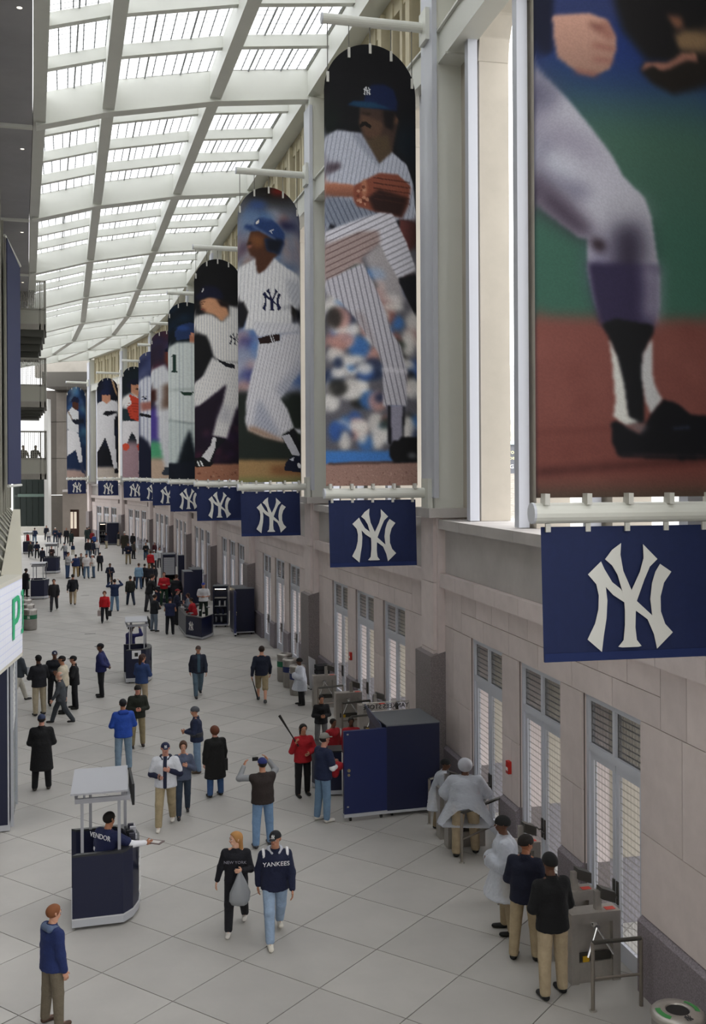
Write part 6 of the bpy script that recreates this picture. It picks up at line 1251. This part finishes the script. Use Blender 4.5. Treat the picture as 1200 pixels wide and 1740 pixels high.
def can(label, x, y, lidz=0.95, r_=.3, band='1c2a5c', top=False, slope=True, D_=None):
    p = G(x, y) if D_ is None else at(x, 804, D_); r = thing('trash_can', label, 'trash can', (p.x, p.y, 0), 0, 'round steel trash cans')
    MB().lathe([(0, 0), (r_*.96, 0), (r_*.96, .05), (r_, .06), (r_, lidz-.06), (r_*.98, lidz-.05)], 28).build('can_body', CANM, r, True)
    MB().lathe([(r_+.006, lidz*.55), (r_+.006, lidz*.75)], 28).build('colour_band', M(band, .5), r)
    li = MB().lathe([(r_+.015, lidz-.06), (r_+.015, lidz-.02), (r_*.96, lidz+.01), (r_*.5, lidz+.03), (r_*.46, lidz+.02), (r_*.44, lidz-.1)], 28).build('can_lid', INOX, r, True)
    MB().lathe([(0, lidz+.012), (r_*.45, lidz+.012)], 24).build('opening_shade', BLACK, li)  # black disc over the hole stands in for the shade inside
    for k in range(14): 
        t = 2*math.pi*k/14; MB().tube((math.cos(t)*(r_+.003), math.sin(t)*(r_+.003), .08), (math.cos(t)*(r_+.003), math.sin(t)*(r_+.003), lidz*.52), .005, n=4).build('can_rib', INOX, r) if top or y > 1100 else None
    if top:
        for s_ in (-1, 1):
            g_ = MB().lathe([(r_*.66, lidz+.027), (r_*.86, lidz+.018)], 28); g_.f = [f for i, f in enumerate(g_.f) if (i < 3 or i > 25) == (s_ > 0) and (i < 3 or i > 25 or 11 < i < 17)]; g_.mi = [0]*len(g_.f); g_.build('recycling_mark', M('3f8a4a', .5), li)
        link('monogram', logo_mesh(.09, M('3a3a3c')), li, (0, -r_*.74, lidz+.034)).rotation_euler = (-math.pi/2+.05, 0, 0)
    else: link('monogram', logo_mesh(.13, WHITE), r, (-.05, -r_-.012, lidz*.65))
can('steel recycling can with green marks at the lower right corner', 1147, 0, .95, .31, '1c2a5c', True, D_=12.6)
can('steel trash can nearest the poncho steward', 506, 1180, .98, .27); can('steel trash can in the middle of three near the poncho steward', 494, 1167, .98, .27); can('steel trash can with green band, farthest of three by the wall', 484, 1157, .98, .27, '1f6a4a')
can('steel trash can nearest of the left trio under the display', 51, 1070, .98, .33, '1f6a4a'); can('steel trash can in the middle of the left trio', 47, 1060, .98, .33, '1f6a4a'); can('steel trash can farthest of the left trio', 43, 1051, .98, .33)
can('steel trash can behind the person in long black coat', 43, 1001, .98, .3, '1f6a4a')
# metal barriers, alarm boxes, boards, floor drains
for i, (x, y, l_) in enumerate(((222, 946, 'nearer metal crowd barrier by the far doors'), (236, 940, 'farther metal crowd barrier by the far doors'))):
    p = G(x, y); r = thing('crowd_barrier', l_, 'barrier', (p.x, p.y, 0), .5, 'metal crowd barriers'); f = MB(); f.path([(0, 0, .02), (0, 0, 1.1), (1.6, 0, 1.1), (1.6, 0, .02)], .025, 6); f.tube((0, 0, .2), (1.6, 0, .2), .02, n=6); f.build('barrier_frame', M('c8ccd2', .4, .5), r)
    for k in range(9): MB().tube((.16+k*.16, 0, .2), (.16+k*.16, 0, 1.1), .012, n=5).build('barrier_bar', M('c8ccd2', .4, .5), r)
def onwall(n, x, z, y=.04): return W[n]+Matrix.Rotation(brz(n), 4, 'Z') @ Vector((x, y, z))
for n, l_ in ((1, 'small red alarm pull box on the nearest stone pier'), (2, 'small red alarm pull box on the pier beyond the store cabinet')):
    p = onwall(n, 7.85, 1.75); r = thing('alarm_box', l_, 'alarm', p, brz(n)); MB().box(-.07, .07, -.01, .06, -.12, .12).build('alarm_case', M('b8281e', .4), r); MB().box(-.05, .05, .06, .065, -.06, .0).build('pull_handle', WHITE, r)
p = G(527, 1172); r = thing('notice_board', 'white notice board leaning beside the granite pilaster', 'board', (p.x, p.y, 0), .2); MB().hexa([(0, 0, .02), (.25, 0, .02), (.25, .04, .02), (0, .04, .02), (0, .1, 1.15), (.25, .1, 1.0), (.25, .14, 1.0), (0, .14, 1.15)]).build('board_panel', M('d6d6da', .6), r); bx('board_foot', r, BLACK, 0, .25, -.05, .2, 0, .03)
p = G(541, 1182); r = thing('crate_stack', 'stack of black crates against the wall behind the board', 'crate', (p.x, p.y, 0), .1)
for k in range(6): MB().box(0, .4, 0, .4, k*.17, k*.17+.14).build('crate', M('222226', .6), r)
for x, y, l_ in ((144, 1012, 'narrow floor drain slot farther'), (153, 1077, 'narrow floor drain slot nearer')):
    p = G(x, y); r = thing('floor_drain', l_+' in the open floor at left', 'drain', (p.x, p.y, 0), 0, 'floor drain slots'); MB().box(-.25, .25, -.06, .06, .0, .006).build('drain_cover', M('6a6864', .5, .5), r)
# ------------------------------------------------------------ things people hold
def held(name, label, cat, who, nm='R', ext=.07): return thing(name, label, cat, hand_pt(who, nm, ext))
r = held('plastic_bag', 'grey translucent plastic bag hanging from the blonde woman hand', 'bag', 'blonde woman in black sweatshirt and track pants walking with a plastic bag', 'L', .06)
m = MB(); PR_ = [(.02, 0), (.04, -.06), (.10, -.18), (.165, -.34), (.17, -.46), (.12, -.54), (.0, -.56)]
n = 16
for i, (rr, z) in enumerate(PR_):
    for k in range(n): t = 2*math.pi*k/n; q_ = rr*(1+.12*math.sin(3*t+i)+.06*math.sin(7*t+2*i)); m.v.append((q_*math.cos(t), q_*.6*math.sin(t), z))
for i in range(len(PR_)-1):
    for k in range(n): m.f.append((i*n+k, i*n+(k+1) % n, (i+1)*n+(k+1) % n, (i+1)*n+k)); m.mi.append(0)
m.build('bag_film', film_mat('bag_film', '9a9da2', .8, .4), r, True)
MB().ell((0, 0, -.42), (.12, .08, .1), 10, 8).build('bag_contents', M('8a8a78', .8), r, True)
def bat(label, who, nm, dirv, col): 
    r = held('baseball_bat', label, 'bat', who, nm, .05); d = Vector(dirv).normalized(); MB().tube(d*-.12, d*.25, .014, .016).build('bat_handle', M('1a1614', .5), r); MB().tube(d*.25, d*.72, .016, .033).build('bat_barrel', M(col, .4), r)
bat('black bat held over the shoulder by the woman in red coat', 'woman in red coat and black trousers holding a bat over her shoulder', 'R', (-.5, .2, .85), '16120f')
bat('black bat carried low by the man in khaki shorts', 'man in navy sweater and khaki shorts walking away with a black bat', 'L', (.25, -.15, -.95), '16161a')
r = held('clipboard', 'grey clipboard held by the man in black jacket at left', 'clipboard', 'man in black jacket and khaki trousers holding a clipboard, back turned', 'L', .08); o = MB().box(-.13, .13, -.01, .01, -.05, .26).build('clipboard_panel', M('8a8c92', .5), r); o.rotation_euler = (-.6, .3, .5)
r = held('red_clothes', 'bundle of red clothes held by the man in grey cap', 'clothes', 'man in grey cap and navy shirt holding red clothes by the store cabinet', 'R', .03); MB().ell((0, 0, .0), (.16, .12, .1), 10, 8).build('cloth_bundle', M(RD, .85, noise=(8, .25)), r, True); MB().ell((-.05, .0, -.13), (.1, .08, .12), 10, 8).build('hanging_sleeve', M(RD, .85), r, True)
r = held('handbag', 'black shoulder bag hanging at the side of the fuzzy coat woman', 'bag', 'auburn haired woman in long fuzzy black coat, seen from behind', 'R', -.02); m = MB().box(-.05, .07, -.14, .14, -.22, .05).build('bag_body', M('141416', .4), r); MB().path([(0, -.1, .05), (0, -.06, .35), (0, .06, .35), (0, .1, .05)], .01, 5).build('bag_strap', BLACK, r)
for who, nm, l_, c, e in (('woman in red sweater walking with two bags', 'R', 'pale plastic bag in the red sweater woman hand', 'b8a8a4', .1), ('woman in red sweater walking with two bags', 'L', 'dark handbag in the red sweater woman other hand', '1c1c20', .1), ('woman in light blue jacket with a brown shoulder bag', 'L', 'brown shoulder bag of the light blue jacket woman', '3a2420', -.05)):
    r = held('handbag', l_, 'bag', who, nm, e); MB().box(-.12, .12, -.06, .06, -.36, -.08).build('bag_body', M(c, .6), r); MB().path([(-.08, 0, -.08), (0, 0, .02), (.08, 0, -.08)], .01, 5).build('bag_handle', M(c, .6), r)
r = held('broom', 'long handled broom held by the sweeper', 'broom', 'sweeper in dark uniform holding a broom and dustpan', 'R', .05); h_ = -r.location.z; MB().tube((0, 0, .25), (.25, -.1, h_+.1), .012, n=6).build('broom_handle', M('b08a60', .5), r); MB().box(.12, .45, -.16, -.04, h_+.0, h_+.12).build('dustpan_head', BLACK, r)
who = 'man in brown vest and grey sleeves raising a camera, blue cap, seen from behind'; a = hand_pt(who, 'R', .08); b = hand_pt(who, 'L', .08); r = thing('camera', 'small black camera raised by the man in brown vest', 'camera', (a+b)/2+Vector((0, .04, 0))); MB().box(-.06, .06, -.02, .02, -.035, .035).build('camera_body', BLACK, r); MB().tube((0, .02, 0), (0, .05, 0), .02).build('camera_lens', INOXD, r)
r = held('phone', 'small phone in the hand of the man in white jersey', 'phone', 'man in open white jersey over navy with khaki trousers, arm in arm with a woman', 'R', .09); MB().box(-.025, .025, -.008, .008, -.05, .05).build('phone_body', BLACK, r)
